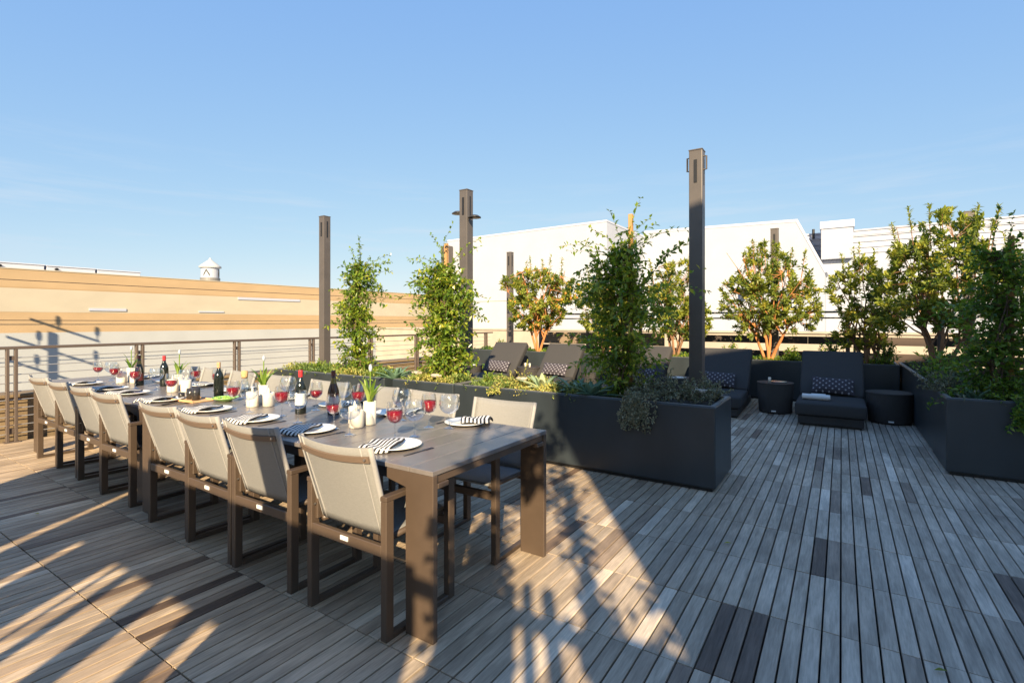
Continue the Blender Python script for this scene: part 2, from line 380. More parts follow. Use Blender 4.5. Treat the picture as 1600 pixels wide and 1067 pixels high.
# board fence at the back
bf = tag(empty('board_fence', (-8,11.62,0)), 'board fence with wide dark planks and slim top rails behind the back planter', 'fence')
b = MB(); b.box(1.3,15,-.03,.03,1.56,1.60); b.build('top_rail', M['grey'], bf, bevel=.004)
b = MB(); b.box(1.3,15,-.015,.015,1.45,1.48); b.build('mid_rail', M['grey'], bf)
for z0, z1, x0, x1 in ((.05,.30,1.3,15),(.33,.60,1.3,15),(.62,.80,1.3,15),(.95,1.10,5.0,15),(.83,1.12,1.3,4.6)):
    b = MB()
    x = x0
    while x < x1:
        xe = min(x1, x+2.44); b.box(x,xe-.004,.031,.056,z0,z1,rnd.random()); x = xe
    b.build('board', M['brownwood'] if x1 < 6 else M['darkwood'], bf, bevel=.003)
for k in range(11):
    x = 1.35+1.35*k
    b = MB(); b.box(x-.035,x+.035,-.03,.03,0,1.56); b.build('fence_post', M['rail'], bf, bevel=.004)

# ------------------------------------------------------------------ buildings
ob = tag(empty('striped_building', (-22,20,-9.2)), 'long flat roofed building with ochre and cream bands across the street', 'building')
def obox(name, m, x0, x1, z0, z1, y0=-60, y1=46, bev=0):
    q = MB(); q.box(x0,x1,y0,y1,z0+9.2,z1+9.2); return q.build(name, m, ob, bevel=bev)
obox('white_wall', M['offwhite'], -14, 0, -9.2, 1.03)
obox('ochre_band', M['orange'], -14, -.004, 1.03, 1.70)
obox('cream_band', M['cream'], -14, .0, 1.70, 2.46)
obox('ochre_band', M['orange'], -14, -.004, 2.50, 2.73)
obox('groove_line', M['groove'], -14, -.012, 2.46, 2.475, bev=0)
obox('ochre_band', M['orange'], -14, -.006, 2.475, 2.50)
obox('ochre_parapet', M['orange'], -14, -.005, 2.73, 3.06)
obox('coping', M['cream'], -14.02, .012, 3.06, 3.09)
for y0, y1, z0, z1 in ((-13.2,-12.1,1.765,1.86),(-9.6,-8.6,1.765,1.82),(-8.0,-5.0,2.34,2.45)):
    q = MB(); q.box(.002,.03,y0,y1,z0+9.2,z1+9.2); q.build('white_patch', M['white2'], ob)
rv = tag(empty('roof_units', (-24,5,3.09)), 'row of low white roof units along the top of the striped building', 'roof unit')
for k in range(7):
    y0 = -6.2+1.45*k
    b = MB(); b.box(-.6,.6,y0,y0+1.38,0,.30-.012*k); b.box(-.63,.63,y0-.02,y0+1.40,.30-.012*k,.34-.012*k); b.build('unit_box', M['white2'], rv, bevel=.01)
    if k in (4,5):
        b = MB(); b.tube([(.61,y0+.25,.15),(.70,y0+.25,.15)], .05, 8); b.build('vent_cap', M['black'], rv)
b = MB(); b.prism([(-9.5,0),(-1.6,0),(-3.2,.36),(-6.5,1.2),(-9.5,1.2)], 'x', -3.5, -2.2); b.build('sloped_roof', M['white2'], rv)
cu = tag(empty('roof_cupola', (-30,14.8,3.0)), 'round white roof cupola with a pointed cap and dark arrow mark', 'cupola')
b = MB(); b.lathe([(.46,0),(.46,1.42)], 28, close=True); b.build('drum', M['white'], cu, smooth=False)
b = MB(); b.lathe([(.56,1.42),(.56,1.50),(.10,1.86),(.03,1.98),(.005,2.0)], 28, close=True); b.build('cap', M['offwhite'], cu)
b = MB(); b.lathe([(.50,0),(.50,.84)], 28, close=True); b.build('base_ring', M['grey'], cu)
dv = Vector((30,-14.8,0)).normalized(); ang0 = math.atan2(dv.y, dv.x)
def curved(q, pts, r=.475, wd=.055):
    for (a0,z0),(a1,z1) in zip(pts, pts[1:]):
        for k in range(4):
            s0, s1 = k/4, (k+1)/4
            A0, A1 = a0+(a1-a0)*s0, a0+(a1-a0)*s1; Z0, Z1 = z0+(z1-z0)*s0, z0+(z1-z0)*s1
            P = lambda a,z,rr: (rr*math.cos(a), rr*math.sin(a), z)
            v = [P(A0,Z0-wd,.44),P(A1,Z1-wd,.44),P(A1,Z1+wd,.44),P(A0,Z0+wd,.44),P(A0,Z0-wd,r),P(A1,Z1-wd,r),P(A1,Z1+wd,r),P(A0,Z0+wd,r)]
            q.add(v, [(0,3,2,1),(4,5,6,7),(0,1,5,4),(1,2,6,5),(2,3,7,6),(3,0,4,7)])
b = MB(); curved(b, [(ang0-.75,.98),(ang0-.42,1.28),(ang0-.05,.98)]); b.build('arrow_mark', M['ink'], cu)
b = MB(); curved(b, [(ang0+1.0,.95),(ang0+1.1,1.25),(ang0+1.25,1.0)], wd=.1); b.build('arrow_mark', M['ink'], cu)

wb = tag(empty('white_building', (-15,24,-9.2)), 'large plain white building with a stepped front behind the terrace', 'building')
def wbox(name, m, x0,x1,y0,y1,z0,z1,bev=.02):
    q = MB(); q.box(x0+15,x1+15,y0-24,y1-24,z0+9.2,z1+9.2); return q.build(name, m, wb, bevel=bev)
b = MB(); b.prism([(-5.3,0),(5.1,0),(5.1,15.60),(-5.3,15.48)], 'y', 0, 12); b.build('front_wall', M['white'], wb)
b = MB(); b.prism([(-5.32,15.48),(5.12,15.60),(5.12,15.70),(-5.32,15.58)], 'y', -.02, 12); b.build('parapet_cap', M['white2'], wb)
b = MB(); b.prism([(5.1,0),(14.3,0),(14.3,13.0),(13.05,15.66),(5.1,15.82)], 'y', 5.6, 16); b.build('rear_wall', M['white'], wb)
b = MB(); b.prism([(5.16,15.82),(13.05,15.66),(14.3,13.0),(14.40,13.06),(13.12,15.80),(5.16,15.96)], 'y', 5.58, 16); b.build('parapet_cap', M['white2'], wb)
wbox('joint_line', M['tan'], -20.25, -9.95, 23.985, 24.01, 2.55, 2.585, 0)
b = MB(); b.box(-4.98,-4.42,-.5,-.065,0,15.15); tag(b.build('steel_shaft', M['post'], None, bevel=.02), 'dark bronze shaft at the outer corner of the white building', 'shaft')
bpy.data.objects['steel_shaft'].location = (-15.4,24,-9.2)
for x, y, z in ((-8.2,29.5,2.9),(-4.3,29.5,2.9),(-1.95,29.5,2.95)):
    t = tag(empty('wall_lamp', (x,y+.1,z)), 'small dark sconce on the white wall, %s along it' % {-8.2:'first',-4.3:'second',-1.95:'last'}[x], 'wall lamp', 'sconces on the white building')
    b = MB(); b.box(-.06,.06,-.06,0,-.25,.25); b.build('back_plate', M['lampblack'], t)
    b = MB(); b.tube([(0,-.06,0),(0,-.30,0)], .04, 8); b.build('arm', M['lampblack'], t)
    b = MB(); b.lathe([(.05,-.2),(.16,-.2),(.16,.2),(.05,.22)], 14, (0,-.32,0), close=True); b.build('lamp_head', M['lampblack'], t)
sb = tag(empty('ribbed_building', (5,34,-9.2)), 'white ribbed metal building with a square roof block on the far side', 'building')
prof = []
z = 4.6
q = MB(); zz = [];
while z < 6.15:
    zz += [(0,z),(0,z+.19),(-.06,z+.21),(-.06,z+.29)]; z += .31
poly = [(y_,z_+9.2) for y_,z_ in zz]
vsx = [(-8,y_,z_) for y_,z_ in poly] + [(26,y_,z_+.28) for y_,z_ in poly]
n = len(poly)
q.add(vsx, [(i,i+1,n+i+1,n+i) for i in range(n-1)]); q.nofix = True
q.build('siding', M['siding'], sb)
b = MB(); b.prism([(-8,15.32),(26,15.60),(26,15.74),(-8,15.46)], 'y', -.09, 10); b.build('coping', M['white2'], sb)
b = MB(); b.box(-8,26,.06,10,0,15.3); b.build('body', M['white'], sb)
b = MB(); b.box(-8,26,-1.6,.02,0,13.9); b.build('lower_wall', M['white'], sb, bevel=.02)
b = MB(); b.box(-5.93,-4.49,-1.98,-.1,13.92,15.55); b.build('roof_block', M['white'], sb, bevel=.02)
b = MB(); b.box(-5.99,-4.43,-2.04,-.05,15.55,15.95); b.build('block_cap', M['white2'], sb, bevel=.02)
b = MB(); b.tube([(-6.35,-.3,15.3),(-6.35,-.3,15.85)], .07, 8); b.build('flue', M['black'], sb)
b = MB(); b.box(-20,16,18,18.3,-9.15,1.02); b.box(-20.04,16.04,17.95,18.35,1.02,1.08)
tag(b.build('neighbour_wall', M['tan']), 'tan parapet of the neighbouring roof just behind the board fence', 'wall')

# street light mast whose arms shade the striped building
mast = tag(empty('street_mast', (-18.9,-.1,-9.2)), 'tall grey street mast with three lamp arms in the street by the terrace', 'street mast')
def wallpt(px, py):
    t = (px-800)/793; dx = -math.sin(HX)+math.cos(HX)*t; dy = math.cos(HX)+math.sin(HX)*t; k = -22/dx
    return Vector((-22, dy*k, HZ-(py-502)/793*k))
def back(P, t): return P - Ld*t
base = Vector((-18.9,-.1,-9.2))
pt = back(wallpt(83,520), 0); tt = (pt.x+18.9)/Ld.x; ptop = back(wallpt(83,521), tt)
mast.location = (ptop.x, ptop.y, -9.2); base = Vector((ptop.x, ptop.y, -9.2))
b = MB(); b.tube([(0,0,0),(0,0,ptop.z+9.2)], .075, 12); b.build('mast', M['grey'], mast)
for (p0, p1, lamps) in (((46,498),(156,534),((91,516),(152,532))), ((10,526),(152,571),((61,540),(150,569))), ((10,562),(150,606),((58,577),))):
    A, B = wallpt(*p0), wallpt(*p1)
    mid = (-18.9 - (A.x))/(-Ld.x)
    tm = (A.x+18.9)/Ld.x
    zc = (A - Ld*tm).z - (A.z-B.z)*.5
    tA = (A.z-zc)/Ld.z; tB = (B.z-zc)/Ld.z
    b = MB(); P0, P1 = back(A,tA)-base, back(B,tB)-base
    b.tube([P0,P1], .04, 8); b.build('lamp_arm', M['grey'], mast)
    for lp in lamps:
        W = wallpt(*lp); tl = (W.z-zc)/Ld.z; Q = back(W,tl)-base
        b = MB(); b.lathe([(.012,0),(.015,.16),(.038,.20),(.045,.32),(.035,.45),(.01,.48)], 12, Q, close=True); b.build('lamp_head', M['grey'], mast)
for k, (z, yy) in enumerate(((2.62,0),(1.42,0))):
    b = MB(); pts = []
    for i in range(25):
        y = -50+4.4*i; pts.append((-20.6, y, z+.15*math.cos(i*.9)*0+.0009*((y-10)**2)*.35))
    b.tube(pts, .011, 5)
    tag(b.build('utility_wire', M['black']), ['upper thin utility wire strung before the striped building','lower thin utility wire strung before the striped building'][k], 'wire')

# ------------------------------------------------------------------ behind the camera: unseen structures added to shape the shade on the deck
tw = tag(empty('shading_tower', (8,-5.5,0)), 'pale rendered stair tower standing on the terrace behind the viewpoint', 'stair tower')  # added out of view, outline cut to give the shade edges
b = MB(); b.prism([(2.54-8,-.05),(7,-.05),(7,10.6),(3.41-8,7.38),(3.41-8,6.67),(2.137-8,6.31),(2.137-8,4.66),(2.446-8,4.18),(2.54-8,3.27)], 'y', 2.8, 3.0); b.build('shading_tower_wall', M['rubble'], tw)
b = MB(); b.box(-1.0,7,-3.5,2.8,-.05,7.2); b.build('shading_tower_body', M['rubble'], tw)
b = MB(); b.box(-5.0,-3.9,3.0,3.05,0,2.1); b.build('door', M['grey'], tw)
pg = tag(empty('shading_screen', (-1,-2,0)), 'bronze pergola added unseen behind the viewpoint to stripe the deck with shade', 'screen')  # added out of view; its beam casts the long shade band
def XS(r, Y=-2): return (r-.545*Y)/.839
segs = [(-4.45,-3.22),(-3.14,-.50),(-.38,-.06),(.26,.80)]
for a, c in segs:
    b = MB(); b.box(XS(a)+1,XS(c)+1,-.04,.04,1.95,2.50); b.build('beam', M['post'], pg, bevel=.01)
for r_, w_, zt in ((.015,.035,2.6),(.12,.05,2.6),(-1.92,.06,2.48),(-2.55,.1,2.6),(-4.4,.1,2.6),(.80,.1,2.6),(-.44,.0,0)):
    if not w_: continue
    b = MB(); x = XS(r_)+1; b.box(x-w_/2,x+w_/2,-.03,.03,0,zt); b.build('screen_post', M['post'], pg, bevel=.003)
b = MB(); b.box(XS(-4.45)+1,XS(.8)+1,-.055,-.041,2.42,2.5); b.build('ledger', M['post'], pg)
gaps = [(-3.22,-3.14),(-2.80,-2.73),(-2.36,-2.29),(-2.265,-2.19),(-2.12,-1.95),(-1.79,-1.59),(-1.46,-1.235),(-.50,-.38),(-.07,.26)]
edges = [-4.45]+[x for g in gaps for x in g]+[.80]
for k in range(0, len(edges), 2):
    a, c = edges[k], edges[k+1]
    xa, xc = XS(a)+1, XS(c)+1; wd = xc-xa
    n = max(1, round(wd/.16)); b = MB()
    for i in range(n):
        u0, u1 = xa+wd*i/n-(.004 if i else 0), xa+wd*(i+1)/n
        m_ = (u0+u1)/2; lo = rnd.uniform(.7,1.0); tp = .16*(1 if i in (0,n-1) else .4)
        tl = (u1-u0)*tp*(1 if i == 0 else .2); tr = (u1-u0)*tp*(1 if i == n-1 else .2)
        z0 = 1.96
        if abs(c+1.79) < .001 or abs(a+1.59) < .001: z0 = 1.95
        pl = [(u0,z0),(u1,z0),(u1-tr*.8,1.45),(u1-tr,1.2),(m_,lo),(u0+tl,1.2),(u0+tl*.8,1.45)]
        b.prism(pl, 'y', -.03+.012*(i%3), -.022+.012*(i%3), rnd.random())
    b.build('shading_blades', M['agave'], pg)  # blades added to shade the deck, slits between them pass sun streaks

# ------------------------------------------------------------------ terrace posts
def make_post(X, Y, z, label, kind=0):
    t = tag(empty('terrace_post', (X,Y,0)), label, 'post', 'square terrace posts')
    h = .068
    b = MB(); b.box(-h,h,-h,h,0,z); b.build('shaft', M['post'], t, bevel=.006, seg=2)
    b = MB(); b.box(-h-.004,h+.004,-h-.004,h+.004,z,z+.012); b.build('cap', M['post'], t, bevel=.002)
    for sx in (-1,1):
        b = MB(); b.box(sx*(h)-.003,sx*(h)+.003,-.012,.012,z-.36,z-.08); b.build('slot_plate', M['black'], t)
    b = MB(); b.box(-.016,.016,-h-.006,-h+.002,z-.34,z-.10)
    b.build('slot', M['black'], t)
    b = MB(); b.box(-h-.05,h+.05,-h-.05,h+.05,0,.014); b.build('foot_plate', M['post'], t)
    if kind:
        for s in (-1,1):
            b = MB()
            if kind == 1:
                b.tube([(s*h,-.01,z-.06),(s*(h+.03),-.01,z-.06),(s*(h+.03),-.01,z-.20),(s*h,-.01,z-.20)], .010, 6); b.build('hook_bracket', M['post'], t)
            else:
                zz = z-.28-.10*(s>0)
                b.tube([(s*h,-.03*s,zz),(s*(h+.03),-.03*s,zz)], .012, 6)
                b.lathe([(.0,.028),(.05,.022),(.085,.0),(.09,-.012),(.0,-.006)], 16, (s*(h+.10),-.03*s,zz)); b.build('lamp_shade', M['lampblack'], t, smooth=True)
    return t
make_post(-7.5,5.6,3.2,'plain bronze post rising beside the slim vine at the railing end')
make_post(-4.36,5.55,3.2,'bronze post with two small lamp shades behind the dense vine',2)
make_post(-1.29,5.6,3.2,'bronze post with hook brackets between the end planter and loungers',1)
make_post(-7.3,11.15,3.2,'slim far bronze post behind the orange trunked round tree')
make_post(-4.2,11.15,3.2,'far bronze post mostly hidden behind the staked dark vine')
make_post(-1.1,11.15,3.2,'far bronze post running up through the tree behind the loungers')
make_post(1.76,11.15,3.2,'far bronze post topped by vine shoots above the corner planter')
make_post(-1.3,-.36,3.2,'bronze post on the open deck just beside the viewpoint')
make_post(-4.4,-.36,3.2,'bronze post on the open deck well away from the tables')

# ------------------------------------------------------------------ planters
def planter(name, x0, x1, y0, y1, label, h=.70, wall=.045, taper=0):
    t = tag(empty(name, ((x0+x1)/2,(y0+y1)/2,0)), label, 'planter', 'charcoal planters')
    cx, cy = (x0+x1)/2, (y0+y1)/2
    a, c, d, e = x0-cx, x1-cx, y0-cy, y1-cy
    b = MB()
    O = [(a,d),(c,d),(c,e),(a,e)]; I = [(a+wall,d+wall),(c-wall,d+wall),(c-wall,e-wall),(a+wall,e-wall)]
    vsx = [(x,y,.03) for x,y in O]+[(x,y,h) for x,y in O]+[(x,y,h) for x,y in I]+[(x,y,h-.2) for x,y in I]
    fs = [(3,2,1,0)]
    for k in range(4):
        m_ = (k+1)%4
        fs += [(k,m_,4+m_,4+k),(4+k,4+m_,8+m_,8+k),(8+k,8+m_,12+m_,12+k)]
    b.add(vsx, fs); b.build('shell', M['planter'], t, bevel=.012, seg=3)
    b = MB(); b.box(a+.03,c-.03,d+.03,e-.03,0,.03); b.build('plinth', M['black'], t)
    q = .012; b = MB()
    b.box(a+q,c-q,d+q,d+wall,h+.0005,h+.004); b.box(a+q,c-q,e-wall,e-q,h+.0005,h+.004); b.box(a+q,a+wall,d+wall,e-wall,h+.0005,h+.004); b.box(c-wall,c-q,d+wall,e-wall,h+.0005,h+.004)
    b.build('rim', M['rim'], t)
    b = MB(); nx = max(4,int((c-a)/.12)); ny = max(4,int((e-d)/.12)); g = []
    for j in range(ny+1):
        for i in range(nx+1):
            g.append((a+wall+.002+(c-a-2*wall-.004)*i/nx, d+wall+.002+(e-d-2*wall-.004)*j/ny, h-.055+rnd.uniform(-.02,.02)))
    b.add(g, [(j*(nx+1)+i, j*(nx+1)+i+1, (j+1)*(nx+1)+i+1, (j+1)*(nx+1)+i) for j in range(ny) for i in range(nx)]); b.build('soil', M['soil'], t, smooth=True)
    return t
YF0, YF1 = 4.36, 5.07
planter('planter_box',-3.60,-.86,YF0,YF1,'long charcoal planter box ending by the tall hooked post, silvery plant trailing over')
planter('planter_box',-4.56,-3.61,YF0,YF1,'short charcoal planter box holding the dense vine')
planter('planter_box',-7.02,-4.70,YF0,YF1,'charcoal planter box at the railing end holding the slim vine')
planter('planter_box',-7.9,.78,10.12,10.9,'very long charcoal planter box against the fence behind the loungers')
planter('planter_box',.80,4.4,6.05,6.85,'charcoal corner planter box facing the open deck with the dark vine')
planter('planter_box',.81,1.55,6.86,10.9,'charcoal planter box running back from the corner planter to the fence')

# ------------------------------------------------------------------ foliage
def leaf(mb, p, d, up, L, W, tone, fold=.25):
    d = d.normalized(); s = d.cross(up)
    if s.length < 1e-4: s = d.cross(Vector((1,0,0)))
    s.normalize(); n = s.cross(d).normalized()
    m = p + d*(L*.48)
    mb.add([p, m+s*W*.5+n*W*fold, p+d*L, m-s*W*.5+n*W*fold], [(0,1,2),(0,2,3)], tone)
def rv3(): 
    while True:
        v = Vector((rnd.uniform(-1,1),rnd.uniform(-1,1),rnd.uniform(-1,1)))
        if .05 < v.length < 1: return v.normalized()
def interp(tab, t):
    for (a,va),(c,vc) in zip(tab, tab[1:]):
        if t <= c: return va+(vc-va)*(t-a)/max(1e-6,c-a)
    return tab[-1][1]
def vine(loc, H, prof, nsh, label, leafL=.066, wisps=6, stake=None, bright=0.0, depth=.55, dens=1.0, name='climbing_vine'):
    t = tag(empty(name, loc), label, 'vine', 'vines in the planters')
    lv = MB(); st = MB(); lv.nofix = True; st.nofix = True
    stems = []
    for k in range(4):
        a = rnd.uniform(0,6.28); pts = []
        for i in range(13):
            u = i/12; a += rnd.uniform(.2,.7)
            r_ = .02+.05*math.sin(u*3.1)
            pts.append(Vector((r_*math.cos(a), r_*math.sin(a)*.8, u*H*.93)))
        st.tube(pts, [.013*(1-u_/14) for u_ in range(13)], 5); stems.append(pts)
    for k in range(nsh):
        u = rnd.random()**.9
        S = rnd.choice(stems); i = min(11,int(u*12)); p = S[i].lerp(S[i+1], u*12-i)
        hw = interp(prof, u); a = rnd.uniform(0,6.28)
        Ln = hw*rnd.uniform(.4,1.1)*(.72+.42*math.sin(u*15+loc[0]*9+(2.2 if math.cos(a)>0 else 0)))+.05
        d = Vector((math.cos(a), math.sin(a)*depth, rnd.uniform(-.25,.55)))
        segs_ = max(3,int(Ln/.05)); pts = [p.copy()]; q = p.copy()
        for s in range(segs_):
            d = (d + rv3()*.28 + Vector((0,0,-.06))).normalized(); d.y *= .93
            q = q + d*(Ln/segs_); pts.append(q.copy())
        st.tube(pts, [.004*(1-s/(len(pts)+1)) for s in range(len(pts))], 3, cap=False)
        cl = rnd.uniform(-.16,.16)
        for s in range(1,len(pts)):
            for _ in range(int(3*dens) if s > 1 else int(2*dens)):
                pp = pts[s-1].lerp(pts[s], rnd.random())
                ld = ((pts[s]-pts[s-1]).normalized()*.4 + rv3() + Vector((0,0,-.15)))
                tn = .40+bright+cl+rnd.gauss(0,.15)+(.22 if s >= len(pts)-1 and rnd.random()<.5 else 0)
                leaf(lv, pp, ld, (Vector((0,0,1))+rv3()*.6), leafL*rnd.uniform(.65,1.2), leafL*rnd.uniform(.42,.6), max(0,min(1,tn)))
    for k in range(wisps):
        u = rnd.uniform(.6,1.0) if k%2 else rnd.uniform(.9,1.0); S = rnd.choice(stems); p = S[min(12,int(u*12))].copy()
        a = rnd.uniform(0,6.28); d = Vector((math.cos(a), math.sin(a)*.5, rnd.uniform(.5,1.7) if k%2 else rnd.uniform(1.5,4))).normalized()
        Ln = interp(prof,u)*rnd.uniform(.9,1.5)+(.2 if k%2 else .28); n_ = 14; pts = [p.copy()]; q = p.copy()
        for s in range(n_):
            d = (d + rv3()*.13 + Vector((math.cos(a)*.05,0,-.075))).normalized(); q = q + d*Ln/n_; pts.append(q.copy())
        st.tube(pts, [.003*(1-s/20) for s in range(len(pts))], 3, cap=False)
        for s in range(2,len(pts)):
            for _ in range(2 if s > n_*.5 else 3):
                leaf(lv, pts[s-1].lerp(pts[s],rnd.random()), rv3()+(pts[s]-pts[s-1]).normalized()*.6, Vector((0,0,1))+rv3()*.5, leafL*rnd.uniform(.5,.95), leafL*rnd.uniform(.35,.5), max(0,min(1,.45+bright+rnd.gauss(0,.15))))
    st.build('stem', M['bark'], t); lv.build('foliage', M['vine'], t)
    if stake:
        b = MB(); b.box(stake[0]-.02,stake[0]+.02,.03,.07,-.05,stake[1]); b.build('stake', M['stake'], t, bevel=.003)
    return t
vine((-5.64,4.76,.66), 1.62, [(0,.36),(.15,.42),(.4,.30),(.55,.46),(.75,.46),(.9,.32),(1,.14)], 300, 'slim bright vine column beside the plain post at the railing', wisps=9, bright=.14)
vine((-4.07,4.76,.66), 1.50, [(0,.42),(.3,.46),(.6,.40),(.8,.58),(.95,.46),(1,.26)], 430, 'dense bright vine column in front of the twin lamp post', wisps=8, stake=(-.02,1.70), bright=.16)
vine((-1.80,4.72,.64), 1.58, [(0,.30),(.15,.36),(.4,.54),(.7,.70),(.85,.54),(.95,.32),(1,.16)], 300, 'dark glossy vine column with a timber stake near the planter end', wisps=16, stake=(.08,1.80), bright=.16)
vine((1.22,6.42,.64), 1.52, [(0,.50),(.3,.60),(.6,.62),(.85,.48),(1,.22)], 215, 'dark broad vine filling the corner planter', wisps=14, stake=(.10,1.55), bright=-.02, depth=.7)
vine((2.0,6.5,.64), 1.3, [(0,.5),(.5,.5),(1,.25)], 110, 'second dark vine at the outer end of the corner planter', wisps=5, bright=-.1, depth=.7)

def tree(loc, H, cz, rx, rz, nb, label, bark='redbark', leafL=.095, stems=4, fruit=0, bright=0, flat=.75, per=26, spikes=5):
    t = tag(empty('arbutus_tree', loc), label, 'tree', 'small trees in the back planter')
    tr = MB(); lv = MB(); lv.nofix = True; tr.nofix = True; fr = MB()
    tips = []
    for k in range(stems):
        a = 6.28*k/stems+rnd.uniform(-.4,.4); p = Vector((.03*math.cos(a),.03*math.sin(a),-.04)); d = Vector((math.cos(a)*.33,math.sin(a)*.22,1)).normalized()
        L0 = (cz-rz*.55)*rnd.uniform(.85,1.15); pts = [p.copy()]
        for s in range(6):
            d = (d+rv3()*.10).normalized(); p = p+d*L0/6; pts.append(p.copy())
        tr.tube(pts, [.034-.003*s for s in range(7)], 7)
        for j in range(5):
            q0 = pts[rnd.choice((3,4,5,6))].copy(); q = q0.copy()
            target = Vector((rnd.uniform(-1,1)*rx*.8, rnd.uniform(-1,1)*rx*.55, cz+rnd.uniform(-.6,.9)*rz)); pp = [q.copy()]
            for s in range(5):
                q = q0.lerp(target,(s+1)/5)+rv3()*.03; pp.append(q.copy())
            tr.tube(pp, [.016-.0024*s for s in range(6)], 5); tips += pp[3:]
    for k in range(nb):
        # leaf rosettes scattered through the crown, denser outside
        while True:
            v = Vector((rnd.uniform(-1,1),rnd.uniform(-1,1),rnd.uniform(-1,1)))
            if v.length < 1 and rnd.random() < .25+.75*v.length: break
        lob = 1+.16*math.sin(3*math.atan2(v.z,v.x)+loc[0]*3)+.10*math.sin(5*math.atan2(v.z,v.x)+loc[0])
        c = Vector((v.x*rx*lob, v.y*rx*flat, cz+v.z*rz*lob))
        near = min(tips, key=lambda q: (q-c).length_squared) if tips else Vector((0,0,cz))
        if (near-c).length < .5: tr.tube([near, near.lerp(c,.5)+rv3()*.02, c], [.005,.004,.002], 3, cap=False)
        ax = (c-Vector((0,0,cz-.35*rz))).normalized()*.8+rv3()*.5+Vector((0,0,.35)); ax.normalize()
        cl = rnd.gauss(0,.14)
        for i in range(per):
            ld = (ax*rnd.uniform(.1,1)+rv3()*.9).normalized()
            leaf(lv, c-ax*.05*rnd.random()+rv3()*.035, ld, ax+rv3()*.3, leafL*rnd.uniform(.65,1.15), leafL*rnd.uniform(.32,.46), max(0,min(1,.45+bright+cl+rnd.gauss(0,.15))))
        if fruit and rnd.random() < fruit and v.y < .2:
            m_ = MB(); s_ = rnd.uniform(.018,.03); fr.lathe([(.0,-s_*1.5),(s_*.8,-s_*.7),(s_,0),(s_*.6,s_*.8),(0,s_)], 7, c-ax*-.04)
    for k in range(spikes):
        x = rnd.uniform(-.7,.7)*rx; p = Vector((x, rnd.uniform(-.3,.3)*rx, cz+rz*(.85-.3*abs(x/rx)))); d = Vector((x*.25,0,1)).normalized(); q = p.copy(); Ls = rnd.uniform(.15,.42)
        for s in range(9):
            q2 = q+(d+rv3()*.12)*Ls/9
            for i in range(5): leaf(lv, q.lerp(q2,rnd.random()), d*.5+rv3(), d+rv3()*.3, leafL*rnd.uniform(.5,.95), leafL*.27, max(0,min(1,.5+bright+rnd.gauss(0,.15))))
            q = q2
        tr.tube([p-d*.3,p,q], [.006,.005,.002], 4, cap=False)
    if fr.v: lv.add(fr.v, fr.f, 1.0, 1)
    tr.build('trunk', M[bark], t); lv.build('crown', [M['arb'],M['berry']], t)
    return t
tree((-6.07,10.5,.66), 2.1, 1.30, .95, .76, 360, 'round arbutus tree with bare orange trunks and fruit', fruit=.22, bright=.12)
tree((-4.35,10.5,.66), 2.1, 1.02, .70, .78, 250, 'yellow green arbutus half hidden on the railing side of the staked vine', bark='palebark', bright=.25)
tree((-2.85,10.5,.66), 2.1, 1.10, .70, .84, 260, 'golden arbutus half hidden between the staked vine and hooked post', bark='palebark', fruit=.08, bright=.2)
tree((-1.14,10.5,.66), 2.4, 1.24, .88, .86, 340, 'open arbutus with orange limbs behind the two sunny side loungers', bright=.12, spikes=11, per=22)
tree((.35,10.45,.66), 2.0, 1.0, .56, .80, 190, 'thin yellow arbutus behind the end pot', bark='palebark', bright=.18, per=22)
tree((1.2,9.5,.66), 2.4, 1.34, .80, .95, 320, 'tall golden arbutus rising behind the corner planter vine', bark='palebark', bright=.16, spikes=9)
tree((2.6,10.6,.66), 2.3, 1.2, .7, .8, 150, 'arbutus at the outer end of the fence', bark='palebark', bright=.1)

def shrub(loc, rx, rz, n, label, m='vine', L=.07, bright=0, name='leafy_shrub', cat='shrub', group='low shrubs in the back planter'):
    t = tag(empty(name, loc), label, cat, group)
    lv = MB(); lv.nofix = True; st = MB(); st.nofix = True
    for k in range(n):
        a = rnd.uniform(0,6.28); e_ = rnd.uniform(.15,1.4); Ln = rnd.uniform(.5,1); d = Vector((math.cos(a)*math.cos(e_)*rx,math.sin(a)*math.cos(e_)*rx,math.sin(e_)*rz))*Ln
        pts = [Vector((0,0,-.03)), d*.5+rv3()*.02, d]
        st.tube(pts, [.005,.004,.002], 3, cap=False)
        for i in range(16):
            u = rnd.uniform(.35,1.05); p = d*u+rv3()*.03
            leaf(lv, p, d.normalized()*.6+rv3(), Vector((0,0,1))+rv3()*.5, L*rnd.uniform(.6,1.1), L*rnd.uniform(.3,.5), max(0,min(1,.4+bright+rnd.gauss(0,.18))))
    st.build('stem', M['bark'], t); lv.build('foliage', M[m], t)
    return t
for (x,y,rx,rz,lab) in ((-7.1,10.4,.28,.30,'low green shrub at the railing end of the back planter'),(-5.2,10.35,.22,.25,'low shrub between round tree and staked vine'),(-1.75,10.35,.25,.38,'low shrub beside the hooked post in back planter'),
    (-.75,10.3,.22,.30,'low shrub just beside the open arbutus trunk'),(-.15,10.5,.30,.55,'bushy shrub right behind the lounger with towels'),(.62,10.35,.24,.45,'low shrub next to the corner of the back planter'),(1.05,8.6,.32,.42,'leafy shrub in the planter running back')):
    shrub((x,y,.66),rx,rz,26,lab,bright=.08)

